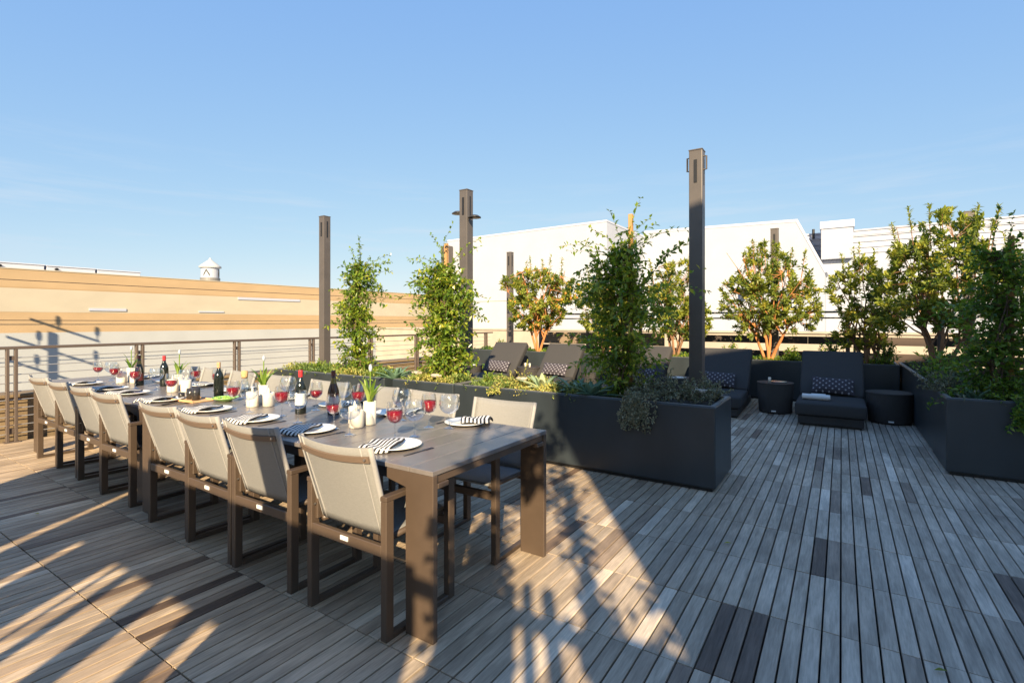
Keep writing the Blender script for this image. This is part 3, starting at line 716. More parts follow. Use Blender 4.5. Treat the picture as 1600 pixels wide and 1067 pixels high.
def agave(loc, n, L, label, bright=.3, up=.55):
    t = tag(empty('agave', loc), label, 'agave', 'agaves in the front planters')
    b = MB(); b.nofix = True
    for k in range(n):
        a = k*2.4+rnd.uniform(-.2,.2); u = k/n; e_ = R(18)+R(62)*u*up*1.6+rnd.uniform(-.1,.1); ln = L*(1-.25*u)*rnd.uniform(.85,1.1)
        hd = Vector((math.cos(a),math.sin(a),0)); sd = Vector((-math.sin(a),math.cos(a),0))
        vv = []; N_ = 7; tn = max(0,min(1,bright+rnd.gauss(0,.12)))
        for s in range(N_+1):
            q = s/N_; el = e_-q*.45; 
            c = hd*(ln*q*math.cos(e_-.2*q)+.02)+Vector((0,0,ln*(q*math.sin(e_)-.18*q*q)))
            wd = L*.13*(math.sin(min(1,q*1.5+.45)*1.57))*(1-q**2.2)+.001
            dn = Vector((0,0,wd*.35))
            vv += [c-sd*wd+dn, c-Vector((0,0,wd*.1)), c+sd*wd+dn]
        fs = []
        for s in range(N_):
            o = s*3; fs += [(o,o+1,o+4,o+3),(o+1,o+2,o+5,o+4)]
        b.add(vv, fs, tn)
    b.build('leaves', M['agave'], t, smooth=True, solid=.006)
    return t
agave((-4.72,4.55,.66),15,.30,'blue green agave in the gap between two planters',.2)
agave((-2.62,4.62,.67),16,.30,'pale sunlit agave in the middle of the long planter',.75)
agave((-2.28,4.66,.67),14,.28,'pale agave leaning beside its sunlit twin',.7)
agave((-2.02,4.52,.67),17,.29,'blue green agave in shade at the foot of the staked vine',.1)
agave((1.05,6.30,.66),13,.22,'small blue green agave in the corner planter',.15)

def cover(x0, x1, y0, y1, n, label, name='ground_cover', m='sedum', L=.03, zz=.67, hump=.09, over=.1, bright=0):
    b = MB(); b.nofix = True
    for k in range(n):
        x = rnd.uniform(x0,x1); y = rnd.uniform(y0,y1)
        if math.sin(x*11+1.7*math.sin(y*8)) < -.55 and rnd.random() < .8: continue
        hh = hump*(.5+.5*math.sin(x*7.3)*math.sin(y*9+x*3))+.02; c = Vector((x,y,zz+hh*rnd.random()))
        if over and rnd.random() < over: c = Vector((x,y0-.045-.02*rnd.random(),.70-abs(rnd.gauss(0,.035))))
        for i in range(5):
            leaf(b, c+rv3()*.02, rv3()+Vector((0,0,.6)), Vector((0,0,1))+rv3()*.4, L*rnd.uniform(.7,1.5), L*rnd.uniform(.4,.7), max(0,min(1,.42+bright+.30*math.sin(x*4.3+1.2*math.sin(y*7))+rnd.gauss(0,.2))))
    o = b.build(name, M[m]); tag(o, label, 'ground cover', kind='stuff')
cover(-3.5,-2.1,YF0+.06,YF1-.06,1500,'yellow green sedum carpet in the long front planter', over=.02, bright=.1)
cover(-4.5,-3.65,YF0+.06,YF1-.06,1000,'yellow green sedum carpet round the dense vine', over=.02, bright=.1)
cover(-6.95,-4.75,YF0+.06,YF1-.06,2000,'green and gold sedum carpet round the slim vine', over=.02, L=.036)
cover(-7.8,.7,10.2,10.8,2200,'sparse green growth along the back planter', m='vine', L=.04, over=0, bright=-.05)
cover(.9,4.2,6.13,6.78,1300,'low green growth in the corner planter', m='silver', L=.035, over=.02, bright=-.2)
cover(.9,1.46,6.95,10.8,1000,'low green growth in the planter running back', m='silver', L=.035, over=0, bright=-.2)
def trailer(loc, y_edge, nsh, label, span, drop, m='silver', L=.028, bright=0):
    t = tag(empty('trailing_plant', loc), label, 'trailing plant', 'trailing plants over planter edges')
    lv = MB(); lv.nofix = True; st = MB(); st.nofix = True
    for k in range(nsh):
        p = Vector((rnd.uniform(-span,span), rnd.uniform(.0,.45), rnd.uniform(0,.05))); d = Vector((rnd.uniform(-.5,.5),rnd.uniform(-.7,.3),rnd.uniform(.3,1))).normalized(); Ln = rnd.uniform(.12,.30); pts = [p.copy()]
        for s in range(7):
            d = (d+rv3()*.25+Vector((0,0,-.14))).normalized(); p = p+d*Ln/7
            p.z = max(p.z, -.01); pts.append(p.copy())
        st.tube(pts, .0022, 3, cap=False)
        for s in range(1,8):
            for i in range(5): leaf(lv, pts[s-1].lerp(pts[s],rnd.random()), rv3()+Vector((0,0,.2)), Vector((0,0,1))+rv3()*.6, L*rnd.uniform(.6,1.3), L*rnd.uniform(.4,.6), max(0,min(1,.5+bright+rnd.gauss(0,.2))))
    for k in range(int(nsh*drop[1])):
        x = drop[0]+rnd.gauss(0,.05); ye = y_edge-loc[1]
        D = drop[2]*rnd.uniform(.45,1.0)
        pts = [Vector((x,ye+.09,.06)),Vector((x,ye+.0,.085)),Vector((x+rnd.uniform(-.02,.02),ye-.035,.02))]
        for s in range(6): pts.append(pts[-1]+Vector((rnd.uniform(-.022,.022)-.006,rnd.uniform(-.012,.012),-D/6)))
        st.tube(pts, .0022, 3, cap=False)
        for s in range(1,len(pts)):
            for i in range(8): leaf(lv, pts[s-1].lerp(pts[s],rnd.random())+rv3()*.012, rv3()+Vector((0,-.25,-.2)), Vector((0,-1,.3))+rv3()*.5, L*rnd.uniform(.6,1.2), L*rnd.uniform(.4,.6), max(0,min(1,.5+bright+rnd.gauss(0,.2))))
    st.build('stem', M['bark'], t); lv.build('foliage', M[m], t)
trailer((-1.28,4.47,.68),YF0,150,'silvery trailing plant spilling over the front of the long planter end',.36,(-.22,.20,.30))
trailer((1.35,6.15,.68),6.05,60,'small trailing plant hanging over the corner planter face',.30,(.02,.2,.26),'vine',.04,-.1)
trailer((.86,6.6,.68),6.6,40,'silvery plant drooping over the corner planter side',.10,(-.06,.0,.2))
trailer((-3.02,4.45,.68),YF0,20,'golden sedum sprig hanging over the long planter edge',.10,(0,.2,.07),'sedum',.026,.2)
for (x,y,rx,rz,lab) in ((-3.35,4.72,.16,.14,'low green tuft beside the dense vine in the long planter'),(-5.15,4.66,.16,.15,'low green tuft between the slim vine and the agave gap'),(-6.45,4.70,.18,.17,'low green tuft at the foot of the plain bronze post')):
    shrub((x,y,.67),rx,rz,22,lab,bright=.2,L=.05,name='leafy_tuft',cat='plant',group='green tufts in the front planters')
# flat stones in the beds
for x,y,lab in ((-3.98,4.50,'flat pale stone beside the dense vine'),(-4.40,4.62,'flat pale stone between agave and dense vine'),(-1.05,4.70,'flat pale stone among silvery leaves at the planter end'),(-2.95,4.75,'flat grey stone by the sunlit agave')):
    b = MB(); b.lathe([(0,0),(.07,.0),(.085,.02),(.06,.035),(0,.038)], 9); o = b.build('flat_stone', M['tan'], smooth=False, bevel=.004); o.location = (x,y,.75 if x<-1.2 else .76); o.scale = (1,.6,1); tag(o, lab, 'stone', 'flat stones in the planters')

# leaves added out of view, massed to dapple the light
dp = tag(empty('shading_leaves', (0,-1.5,0)), 'unseen leaf mass added behind the viewpoint to dapple the deck', 'vine')
lv = MB(); lv.nofix = True
def XV(r_): return (r_+.8175)/.839
for r0,r1,w0,w1,n in ((-.37,-.09,.6,1.80,900),(-.22,.20,1.92,2.30,240),(.27,.45,.6,2.45,480),(.47,.72,1.0,1.4,30),(-1.18,-.56,.5,1.15,500),(.1,.45,2.4,3.0,120)):
    for k in range(n):
        r_ = rnd.uniform(r0,r1); w_ = rnd.uniform(w0,w1)
        # ragged outline
        if rnd.random() < .5 and (abs(r_-r0) < .04 or abs(r_-r1) < .04): continue
        p = Vector((XV(r_), rnd.uniform(-.06,.06), w_+.912+.331*r_))
        leaf(lv, p, rv3()+Vector((0,0,-.3)), Vector((0,-1,.2))+rv3()*.5, .10*rnd.uniform(.6,1.2), .055*rnd.uniform(.7,1.2), rnd.random())
lv.build('foliage', M['vine'], dp)
for r_ in (-.25,.36): 
    b = MB(); b.tube([(XV(r_),0,0),(XV(r_),0,3.2)], .02, 6); b.build('stem', M['bark'], dp)

# ------------------------------------------------------------------ dining tables
def dining_table(loc, rz, label):
    t = tag(empty('dining_table', loc, rz), label, 'dining table', 'two dining tables end to end')
    LX, LY, Zt = 2.84, 1.01, .75
    hx, hy = LX/2, LY/2
    n = 20; wd = LX/n
    b = MB()
    for i in range(n):
        x0 = -hx+wd*i
        b.box(x0+(.0015 if i else 0),x0+wd-(.0015 if i<n-1 else 0),-hy,hy,Zt-.022,Zt,rnd.random())
    b.build('table_top', M['top'], t, bevel=.0022)
    b = MB()
    for s in (-1,1):
        b.box(-hx+.29,hx-.29,s*(hy-.06)-.02,s*(hy-.06)+.02,Zt-.085,Zt-.022)
        b.box(s*hx-s*.03-.02,s*hx-s*.03+.02,-hy+.03,hy-.03,Zt-.06,Zt-.0225)
    b.build('apron', M['taupe'], t, bevel=.002)
    for sx in (-1,1):
        for sy in (-1,1):
            b = MB()
            xo, yo = sx*hx, sy*hy
            xi = xo-sx*.165; xg = xo-sx*.285
            ya = yo-sy*.002; yb = yo-sy*.034
            b.prism([(xo,0),(xo,Zt-.0225),(xg,Zt-.0225),(xg,Zt-.072),(xi,Zt-.095),(xi,0)] if sx > 0 else [(xi,0),(xi,Zt-.095),(xg,Zt-.072),(xg,Zt-.0225),(xo,Zt-.0225),(xo,0)], 'y', min(ya,yb), max(ya,yb))
            b.box(min(xo,xo-sx*.032),max(xo,xo-sx*.032),min(yo-sy*.036,yo-sy*.11),max(yo-sy*.036,yo-sy*.11),Zt-.085,Zt-.061)
            b.build('leg', M['taupe'], t, bevel=.003)
    return t
dining_table((-2.90,2.155,0), 0, 'bronze slatted dining table nearest the open corner of the deck')
dining_table((-5.865,2.255,0), R(-1.0), 'bronze slatted dining table nearest the cable railing')

def make_chair(loc, rz, label):
    t = tag(empty('dining_armchair', loc, rz), label, 'armchair', 'sling armchairs around the dining tables')
    hw = .278; tw_ = .036; dp_ = .046
    for s in (-1,1):
        b = MB(); x0, x1 = sorted((s*hw, s*(hw-tw_)))
        b.box(x0,x1,-.25,-.25+dp_,0,.612); b.box(x0,x1,.215-dp_,.215,0.0,.612)
        b.box(x0,x1,-.25+dp_,.215-dp_,0,.026); b.box(x0-.002,x1+.002,-.252,.217,.612,.636)
        b.build('side_frame', M['taupe'], t, bevel=.003)
    xi = hw-tw_
    b = MB(); b.box(-xi,xi,-.248,-.222,.365,.415); b.build('rear_crossbar', M['taupe'], t, bevel=.003)
    b = MB(); b.box(-xi,xi,.185,.211,.365,.41); b.build('front_crossbar', M['taupe'], t, bevel=.003)
    b = MB(); b.box(-.026,.026,-.252,-.2475,.385,.405); b.build('tag', M['tagm'], t)
    # seat sling
    b = MB(); nx, ny = 10, 8; g = []
    for j in range(ny+1):
        for i in range(nx+1):
            u, v = i/nx*2-1, j/ny
            g.append((u*.222, -.19+.40*v, .436-.022*(1-u*u)*math.sin(v*3.14)+.012*v))
    b.add(g, [(j*(nx+1)+i, j*(nx+1)+i+1, (j+1)*(nx+1)+i+1, (j+1)*(nx+1)+i) for j in range(ny) for i in range(nx)])
    b.build('seat', M['sling'], t, smooth=True, solid=.008)
    for s in (-1,1):
        b = MB(); b.tube([(s*.225,-.20,.425),(s*.225,.20,.44)], .015, 8); b.build('seat_rail', M['taupe'], t, smooth=True)
    # back sling
    b = MB(); nx, nz = 14, 10; g = []
    def bp(u, v, off=0):
        return Vector((u*(.229+.014*v), -.190-.125*v-.030*(1-u*u)*(.3+.7*v)-off, .435+.425*v-.012*(1-u*u)*v))
    for j in range(nz+1):
        for i in range(nx+1): g.append(bp(i/nx*2-1, j/nz))
    b.add(g, [(j*(nx+1)+i, j*(nx+1)+i+1, (j+1)*(nx+1)+i+1, (j+1)*(nx+1)+i) for j in range(nz) for i in range(nx)])
    bk = b.build('backrest', M['sling'], t, smooth=True, solid=.008)
    for s in (-1,1):
        b = MB(); b.tube([bp(s*1.0,k/8)+Vector((0,.006,0)) for k in range(9)], .0135, 8); b.build('hem', M['seam'], bk, smooth=True)
        b = MB(); b.tube([bp(s*.83,k/8,.005) for k in range(9)], .0042, 5); b.build('seam', M['seam'], bk, smooth=True)
    b = MB(); vv = []
    N_ = 14
    for i in range(N_+1):
        u = (i/N_*2-1)*.99
        p0, p1 = bp(u,.845,.006), bp(u,.91,.006)
        vv += [p0, p1, p1-Vector((0,.008,.003)), p0-Vector((0,.008,.003))]
    fs = [(0,1,2,3),(4*N_+3,4*N_+2,4*N_+1,4*N_)]
    for i in range(N_):
        o = 4*i
        for k in range(4): fs.append((o+k, o+(k+1)%4, o+4+(k+1)%4, o+4+k))
    b.add(vv, fs); b.build('back_bar', M['strap'], t)
    for s in (-1,1):
        b = MB(); p = bp(s*.99,.12); b.box(s*.236-.010,s*.236+.010,p.y-.022,p.y+.014,.43,.53)
        bt = b.build('bracket', M['taupe'], t, bevel=.003)
        b = MB(); p = bp(s*.92,.878,.016); b.tube([p,p-Vector((0,.006,0))], .006, 8); b.build('screw', M['steel'], t)
        for z in (.455,.505):
            b = MB(); b.tube([(s*.236,-.190-.125*(z-.435)/.425-.02,z),(s*.236,-.190-.125*(z-.435)/.425-.03,z)], .005, 8); b.build('screw', M['steel'], bt)
    return t
open_row = [(-1.935,1.80),(-2.645,1.81),(-3.215,1.82),(-3.79,1.84),(-4.76,1.88),(-5.38,1.91),(-6.0,1.935),(-6.64,1.96)]
plant_row = [(-1.945,2.60),(-2.63,2.63),(-3.28,2.66),(-3.90,2.66),(-4.80,2.70),(-5.42,2.71),(-6.05,2.72),(-6.68,2.74)]
proto = None
for k, (x,y) in enumerate(open_row):
    lab = 'taupe sling armchair in the open deck row, %s from the corner end' % ORD[k]
    if proto is None: proto = make_chair((x,y,0), 0, lab); c = proto
    else: c = copy_tree(proto)
    c.location = (x,y,0); c.rotation_euler = (0,0,R(rnd.uniform(-1.5,1.5))); c['label'] = lab
for k, (x,y) in enumerate(plant_row):
    c = copy_tree(proto); c.location = (x,y,0); c.rotation_euler = (0,0,math.pi+R(rnd.uniform(-2,2)))
    c['label'] = 'taupe sling armchair in the planter side row, %s from the corner end' % ORD[k]

# ------------------------------------------------------------------ table setting
ZT = .7505
def plate_and_napkin(x, y, rz, side, k):
    t = empty('dinner_plate', (x,y,ZT), rz); tag(t, 'white dinner plate on the %s side, %s from the corner end' % (side, ORD[k]), 'plate', 'plates on the dining tables')
    return t
pm = MB(); pm.lathe([(0,0),(.075,0),(.085,.004),(.128,.016),(.135,.019),(.134,.022),(.126,.020),(.084,.009),(.0,.007)], 36)
plate0 = None
nap0 = None
def make_napkin():
    b = MB(); nx, ny = 44, 12
    def P(u, v):   # u along stripes direction count, v length
        x = -.150+.175*u; y = -.145+.205*v
        z = .027+.004*math.sin(u*7+v*3)+.003*math.sin(v*9+u*4)
        ed = max(0, .12-v)/.12; z -= .020*ed**1.5
        eu = max(0, .15-u)/.15; z -= .015*eu**1.5
        return Vector((x+.010*math.sin(v*4), y+.03*(u-.5)+.006*math.sin(u*7), z))
    g = [P(i/nx, j/ny) for j in range(ny+1) for i in range(nx+1)]
    o = len(b.v); b.v += [tuple(q) for q in g]
    for j in range(ny):
        for i in range(nx):
            b.f.append([j*(nx+1)+i, j*(nx+1)+i+1, (j+1)*(nx+1)+i+1, (j+1)*(nx+1)+i]); b.t.append(1.0 if (i//3)%2 else 0.0); b.mi.append(0)
    return b.build('napkin', M['stripe'], None, smooth=True, solid=.009)
fork0 = None
def make_fork():
    b = MB()
    b.box(-.006,.006,-.10,.03,0,.003); b.box(-.011,.011,.03,.055,0,.003)
    for q in (-.009,-.003,.003,.009): b.box(q-.0016,q+.0016,.055,.095,0,.003)
    return b.build('fork', M['cutlery'], bevel=.001)
def place(x, y, rz, side, k):
    global plate0, nap0, fork0
    c, s = math.cos(rz), math.sin(rz)
    if plate0 is None:
        plate0 = pm.build('dinner_plate', M['china'], None, smooth=True); nap0 = make_napkin(); fork0 = make_fork()
        P_, N_, F_ = plate0, nap0, fork0
    else:
        P_, N_, F_ = plate0.copy(), nap0.copy(), fork0.copy()
        for o in (P_,N_,F_): COL.objects.link(o)
    P_.location = (x,y,ZT); P_.rotation_euler = (0,0,rz)
    tag(P_, 'white dinner plate on the %s side, %s from the corner end' % (side, ORD[k]), 'plate', 'plates on the dining tables')
    jz = rz+R(rnd.uniform(-12,12)+18)
    N_.location = (x,y,ZT); N_.rotation_euler = (0,0,jz)
    tag(N_, 'black and white striped napkin on the %s side, %s from the corner end' % (side, ORD[k]), 'napkin', 'striped napkins on the plates')
    F_.location = (x+c*.165,y+s*.165,ZT); F_.rotation_euler = (0,0,rz+R(rnd.uniform(-6,6)))
    tag(F_, 'dark fork beside the plate on the %s side, %s from the corner end' % (side, ORD[k]), 'fork', 'forks beside the plates')
xs_o = [-1.93,-2.62,-3.20,-3.83,-4.62,-5.30,-5.80,-6.5]
for k, x in enumerate(xs_o): place(x, 1.87+max(0,(-x-3))*.035, 0, 'open deck', k)
xs_p = [-1.99,-2.62,-3.25,-3.88,-4.75,-5.40,-6.05,-6.7]
for k, x in enumerate(xs_p): place(x, 2.53+max(0,(-x-3))*.012, math.pi, 'planter', k)

def glass_parts(t, prof_out, wine_prof=None):
    b = MB(); b.lathe(prof_out, 24); b.build('bowl', M['glass'], t, smooth=True)
    b = MB(); b.lathe([(.0,.0),(.034,.0),(.035,.002),(.02,.005),(.0045,.012),(.0035,.05),(.0035,.075),(.006,.088)], 16); b.build('stem', M['glass'], t, smooth=True)
    if wine_prof:
        b = MB(); b.lathe(wine_prof, 20); b.build('wine', M['wine'], t, smooth=True)
red_pos = [((-2.06,1.99),'by the first open deck plate'),((-2.58,1.99),'by the second open deck plate'),((-3.22,2.06),'by the third open deck plate'),((-3.78,2.03),'by the fourth open deck plate'),
  ((-4.80,2.05),'by the fifth open deck plate'),((-5.72,2.13),'by the seventh open deck plate'),((-6.32,2.17),'by the eighth open deck plate'),((-6.85,2.20),'at the railing end of the far table'),
  ((-2.12,2.33),'by the first planter side plate'),((-2.82,2.38),'by the second planter side plate'),((-3.22,2.33),'by the third planter side plate'),((-4.85,2.46),'by the fifth planter side plate'),((-5.35,2.5),'by the sixth planter side plate')]
g0 = {}; WL = (.157,.142,.164); gi = 0
for (x,y), lab in red_pos:
    lv_ = WL[gi % 3]; gi += 1
    if lv_ not in g0:
        rr = interp([(.088,.006),(.096,.0245),(.117,.0405),(.144,.0455),(.178,.0425)], lv_)
        g0[lv_] = g = empty('wine_glass'); glass_parts(g, [(.006,.088),(.027,.096),(.043,.117),(.048,.144),(.045,.178),(.039,.206)], [(0,.0905),(.025,.0985),(.0405,.118)]+([(.0455,.143)] if lv_ > .144 else [])+[(rr,lv_),(.0,lv_)])
    else: g = copy_tree(g0[lv_])
    g.location = (x,y,ZT); tag(g, 'stemmed glass of red wine '+lab, 'wine glass', 'glasses of red wine')
clear_pos = [((-2.02,2.10),'behind the first open deck plate'),((-2.36,1.93),'beside the second open deck plate'),((-2.92,1.98),'beside the third open deck plate'),((-3.55,2.02),'beside the fourth open deck plate'),
  ((-5.45,2.2),'near the sixth open deck plate'),((-6.7,2.27),'at the railing end'),((-2.0,2.38),'before the first planter side plate'),((-2.42,2.40),'before the second planter side plate'),((-3.06,2.44),'before the third planter side plate'),((-5.1,2.3),'in the middle of the far table'),((-3.7,2.42),'before the fourth planter side plate')]
h0 = None
for (x,y), lab in clear_pos:
    if h0 is None:
        h0 = empty('balloon_glass'); glass_parts(h0, [(.006,.088),(.030,.095),(.053,.115),(.063,.145),(.060,.178),(.050,.205)]); g = h0
    else: g = copy_tree(h0)
    g.location = (x,y,ZT); tag(g, 'empty balloon wine glass '+lab, 'wine glass', 'empty balloon glasses')

def candle(x, y, r_, h, label):
    t = tag(empty('pillar_candle', (x,y,ZT)), label, 'candle', 'ivory pillar candles on the tables')
    b = MB(); b.lathe([(0,0),(r_-.003,0),(r_,.004),(r_,h-.004),(r_-.003,h),(r_-.008,h-.002),(.006,h-.012),(0,h-.012)], 28); b.build('wax', M['wax'], t, smooth=True)
    b = MB(); b.lathe([(0,h-.012),(.007,h-.008),(.009,h+.010),(.006,h+.026),(0,h+.038)], 10); b.build('flame_tip', M['ceramic'], t, smooth=True)
candle(-2.500,2.095,.044,.105,'short ivory candle nearest the corner end of the tables')
candle(-2.60,2.165,.040,.11,'short ivory candle hidden behind the corner end one')
candle(-3.77,2.17,.045,.115,'ivory candle beside the tan topped bottle, corner end one of its pair')
candle(-3.68,2.245,.042,.105,'shorter ivory candle touching the pair near the clear carafe')
candle(-5.17,2.22,.046,.115,'ivory candle on the far table nearest the dark red capped bottle')
candle(-5.07,2.29,.044,.11,'ivory candle beside it on the corner end of the far table')
candle(-6.38,2.25,.046,.115,'ivory candle near the railing end of the far table')
candle(-6.27,2.33,.044,.12,'ivory candle paired with the railing end one')

def vase(x, y, label, h=.145, lean=0.2):
    t = tag(empty('lily_vase', (x,y,ZT)), label, 'vase', 'white vases with lily stems')
    b = MB(); b.lathe([(0,0),(.037,0),(.039,.004),(.039,h),(.035,h),(.034,.01),(0,.01)], 26); b.build('vase', M['ceramic'], t, smooth=True)
    b = MB(); b.nofix = True
    for k in range(9):
        a = rnd.uniform(0,6.28); sp = rnd.uniform(.02,.10); L_ = rnd.uniform(.12,.2); N_ = 6; vv = []
        hd = Vector((math.cos(a),math.sin(a),0)); sd = Vector((-math.sin(a),math.cos(a),0)); tn = rnd.random()
        for s in range(N_+1):
            q = s/N_; c = Vector((0,0,h-.04))+hd*(sp*q*q*1.2+.008)+Vector((0,0,L_*1.25*q*(1-.22*q)))
            wd = .017*math.sin(min(1,q*1.2+.2)*1.57)*(1-q**3)+.0008
            vv += [c-sd*wd, c+Vector((hd.x*-.003,hd.y*-.003,0)), c+sd*wd]
        fs = []
        for s in range(N_): o = s*3; fs += [(o,o+1,o+4,o+3),(o+1,o+2,o+5,o+4)]
        b.add(vv, fs, tn)
    b.build('leaves', M['lily'], t, smooth=True)
    b = MB(); b.tube([(0,0,h-.06),(.004,.0,h+.1),(lean*.03,.0,h+.19)], .0045, 6); b.build('flower_stem', M['lily'], t)
    b = MB(); b.lathe([(.0,.0),(.008,.006),(.012,.022),(.010,.036),(.004,.048),(0,.05)], 10, (lean*.03,0,h+.185)); b.build('flower', M['petal'], t, smooth=True)
vase(-2.50,2.20,'tall white vase of lily leaves at the corner end of the tables')
vase(-3.86,2.31,'white vase with lily stems beside the clear carafe')
vase(-5.32,2.34,'white vase with lily stems in the middle of the far table')
vase(-6.50,2.38,'white vase with lily stems at the railing end')

def bottle(x, y, label, glass, cap, lab='label', shoulder=.0, neck=None):
    t = tag(empty('wine_bottle', (x,y,ZT), R(200)), label, 'wine bottle', 'wine bottles on the tables')
    b = MB(); b.lathe([(0,.0),(.034,.0),(.037,.004),(.037,.175),(.035,.195),(.022,.225),(.0148,.24),(.0142,.30),(0,.30)] if not shoulder else [(0,0),(.038,0),(.040,.005),(.040,.14),(.036,.17),(.022,.215),(.0155,.245),(.0142,.30),(0,.30)], 28); b.build('glass', M[glass], t, smooth=True)
    b = MB(); b.lathe([(.0378,.062),(.0378,.145)] if not shoulder else [(.0408,.05),(.0408,.125)], 28); b.build('paper_label', M[lab], t, smooth=True)
    b = MB()
    for z, w_ in ((.128,.5),(.118,.35),(.085,.6)):
        r_ = .0383 if not shoulder else .0413
        zz = z if not shoulder else z-.015
        n = 6; a0 = math.radians(60)-w_/2
        vv = [(r_*math.cos(a0+w_*i/n), r_*math.sin(a0+w_*i/n), zz+dz) for dz in (0,.0022) for i in range(n+1)]
        b.add(vv, [(i,i+1,n+2+i,n+1+i) for i in range(n)])
    b.build('label_print', M['ink'], t)
    b = MB(); b.lathe([(.0150,.258),(.0152,.298),(.0155,.302),(.013,.305),(0,.305)], 20); b.build('foil_cap', M[cap], t, smooth=True)
    if neck:
        b = MB(); b.lathe([(.0222,.2152),(.0162,.243),(.0150,.258)], 20); b.build('neck_glass', M[neck], t, smooth=True)
bottle(-3.20,2.19,'dark wine bottle with red cap and plain white label','bottle','redcap')
bottle(-2.985,2.30,'amber wine bottle with maroon cap and grey label','amber','darkcap','greylabel',1,'amberneck')
bottle(-4.40,2.24,'dark wine bottle with tan foil beside the wooden tray','bottle','tancap','bottle')
bottle(-5.70,2.37,'dark wine bottle with red cap standing on the far table','bottle','redcap','bottle')
bottle(-5.98,2.26,'dark wine bottle with olive neck on the far table','bottle','darkcap','darkcap',1,'amberneck')
t = tag(empty('carafe', (-4.22,2.36,ZT)), 'clear glass carafe with a round cork stopper', 'carafe')
b = MB(); b.lathe([(0,0),(.045,0),(.048,.01),(.046,.09),(.030,.135),(.024,.16),(.026,.20)], 24); b.build('body', M['glass'], t, smooth=True)
b = MB(); b.lathe([(0,.17),(.022,.17),(.026,.185),(.028,.215),(.024,.232),(0,.235)], 20); b.build('cork', M['cork'], t, smooth=True)
t = tag(empty('serving_tray', (-4.50,2.06,ZT), R(4)), 'pale wooden tray under the black candle holders', 'tray')
b = MB(); b.box(-.19,.19,-.085,.085,0,.010); b.build('board', M['traywood'], t, bevel=.003)
b = MB(); b.box(-.19,.19,-.085,-.075,.0102,.018); b.box(-.19,.19,.075,.085,.0102,.018); b.build('lip', M['traywood'], t)
for x, y, h, r_, lab in ((-4.62,2.05,.045,.024,'short'),(-4.50,2.07,.085,.034,'wide'),(-4.40,2.06,.105,.030,'tall')):
    t = tag(empty('candle_holder', (x,y,ZT+.0105)), lab+' dark glass candle holder on the wooden tray', 'candle holder', 'dark candle holders')
    b = MB(); b.lathe([(0,0),(r_,0),(r_,h),(r_-.004,h),(r_-.005,.008),(0,.008)], 20); b.build('glass_cup', M['smoke'], t, smooth=True)
    b = MB(); b.lathe([(0,.0082),(r_-.009,.0082),(r_-.009,.03),(0,.03)], 16); b.build('tealight', M['wax'], t, smooth=True)
t = tag(empty('serving_bowl', (-4.20,2.19,ZT)), 'shallow green serving bowl in front of the carafe', 'bowl')
b = MB(); b.lathe([(0,0),(.04,0),(.09,.026),(.10,.034),(.096,.034),(.085,.027),(.04,.008),(0,.008)], 28); b.build('dish', M['greenglass'], t, smooth=True)
b = MB()
for k in range(40):
    a = rnd.uniform(0,6.28); r_ = .07*math.sqrt(rnd.random()); s = rnd.uniform(.008,.014); b.lathe([(0,-s),(s*.8,-s*.5),(s,0),(s*.8,s*.5),(0,s)], 7, (r_*math.cos(a), r_*math.sin(a), .022+r_*.1))
b.build('olives', M['olives'], t, smooth=True)

# ------------------------------------------------------------------ loungers and pots
def soft_box(mb, x0,x1,y0,y1,z0,z1, crown=.012, n=10):
    nx, ny = n, n; top = []
    for j in range(ny+1):
        for i in range(nx+1):
            u, v = i/nx, j/ny
            top.append((x0+(x1-x0)*u, y0+(y1-y0)*v, z1+crown*(1-(2*u-1)**4)*(1-(2*v-1)**4)))
    o = len(top)
    bot = [(x,y,z0) for x,y,_ in top]
    fs = []
    for j in range(ny):
        for i in range(nx):
            a = j*(nx+1)+i; fs.append((a,a+1,a+nx+2,a+nx+1)); fs.append((o+a,o+a+nx+1,o+a+nx+2,o+a+1))
    ring = [i for i in range(nx+1)]+[j*(nx+1)+nx for j in range(1,ny+1)]+[ny*(nx+1)+i for i in range(nx-1,-1,-1)]+[j*(nx+1) for j in range(ny-1,0,-1)]
    for a, c in zip(ring, ring[1:]+ring[:1]): fs.append((a, o+a, o+c, c))
    mb.add(top+bot, fs)
def make_lounger(loc, rz, label):
    t = tag(empty('chaise_lounge', loc, rz), label, 'lounger', 'charcoal loungers in front of the back planter')
    b = MB(); b.box(-.37,.37,.03,1.70,.025,.135); b.build('base', M['wicker'], t, bevel=.008)
    b = MB(); b.box(-.35,.35,.06,1.67,0,.025); b.build('plinth', M['black'], t)
    b = MB(); soft_box(b,-.405,.405,0,.96,.14,.305,.016); b.build('seat_cushion', M['cushion'], t, smooth=True, bevel=.028, seg=3)
    b = MB(); soft_box(b,-.405,.405,0,.90,-.14,.0,.015)
    o = b.build('back_cushion', M['cushion'], t, smooth=True, bevel=.028, seg=3); o.location = (0,.95,.315); o.rotation_euler = (R(44),0,0)
    b = MB()
    for s in (-1,1): b.tube([(s*.30,1.66,.06),(s*.30,1.56,.72)], .014, 8)
    b.box(-.37,.37,.10,.88,-.17,-.142,M=Matrix.Translation((0,.95,.315)) @ Matrix.Rotation(R(44),4,'X')); b.build('back_frame', M['wicker'], t)
    return t
lx = [-.13,-1.62,-3.10,-4.75,-6.10]
names = ['charcoal lounger with folded white towels on its seat','charcoal lounger behind the hooked post and end planter','charcoal lounger mostly hidden by the dark staked vine','charcoal lounger half in sun beside the pot by the railing','fully sunlit charcoal lounger nearest the railing']
loungers = []
L0 = None
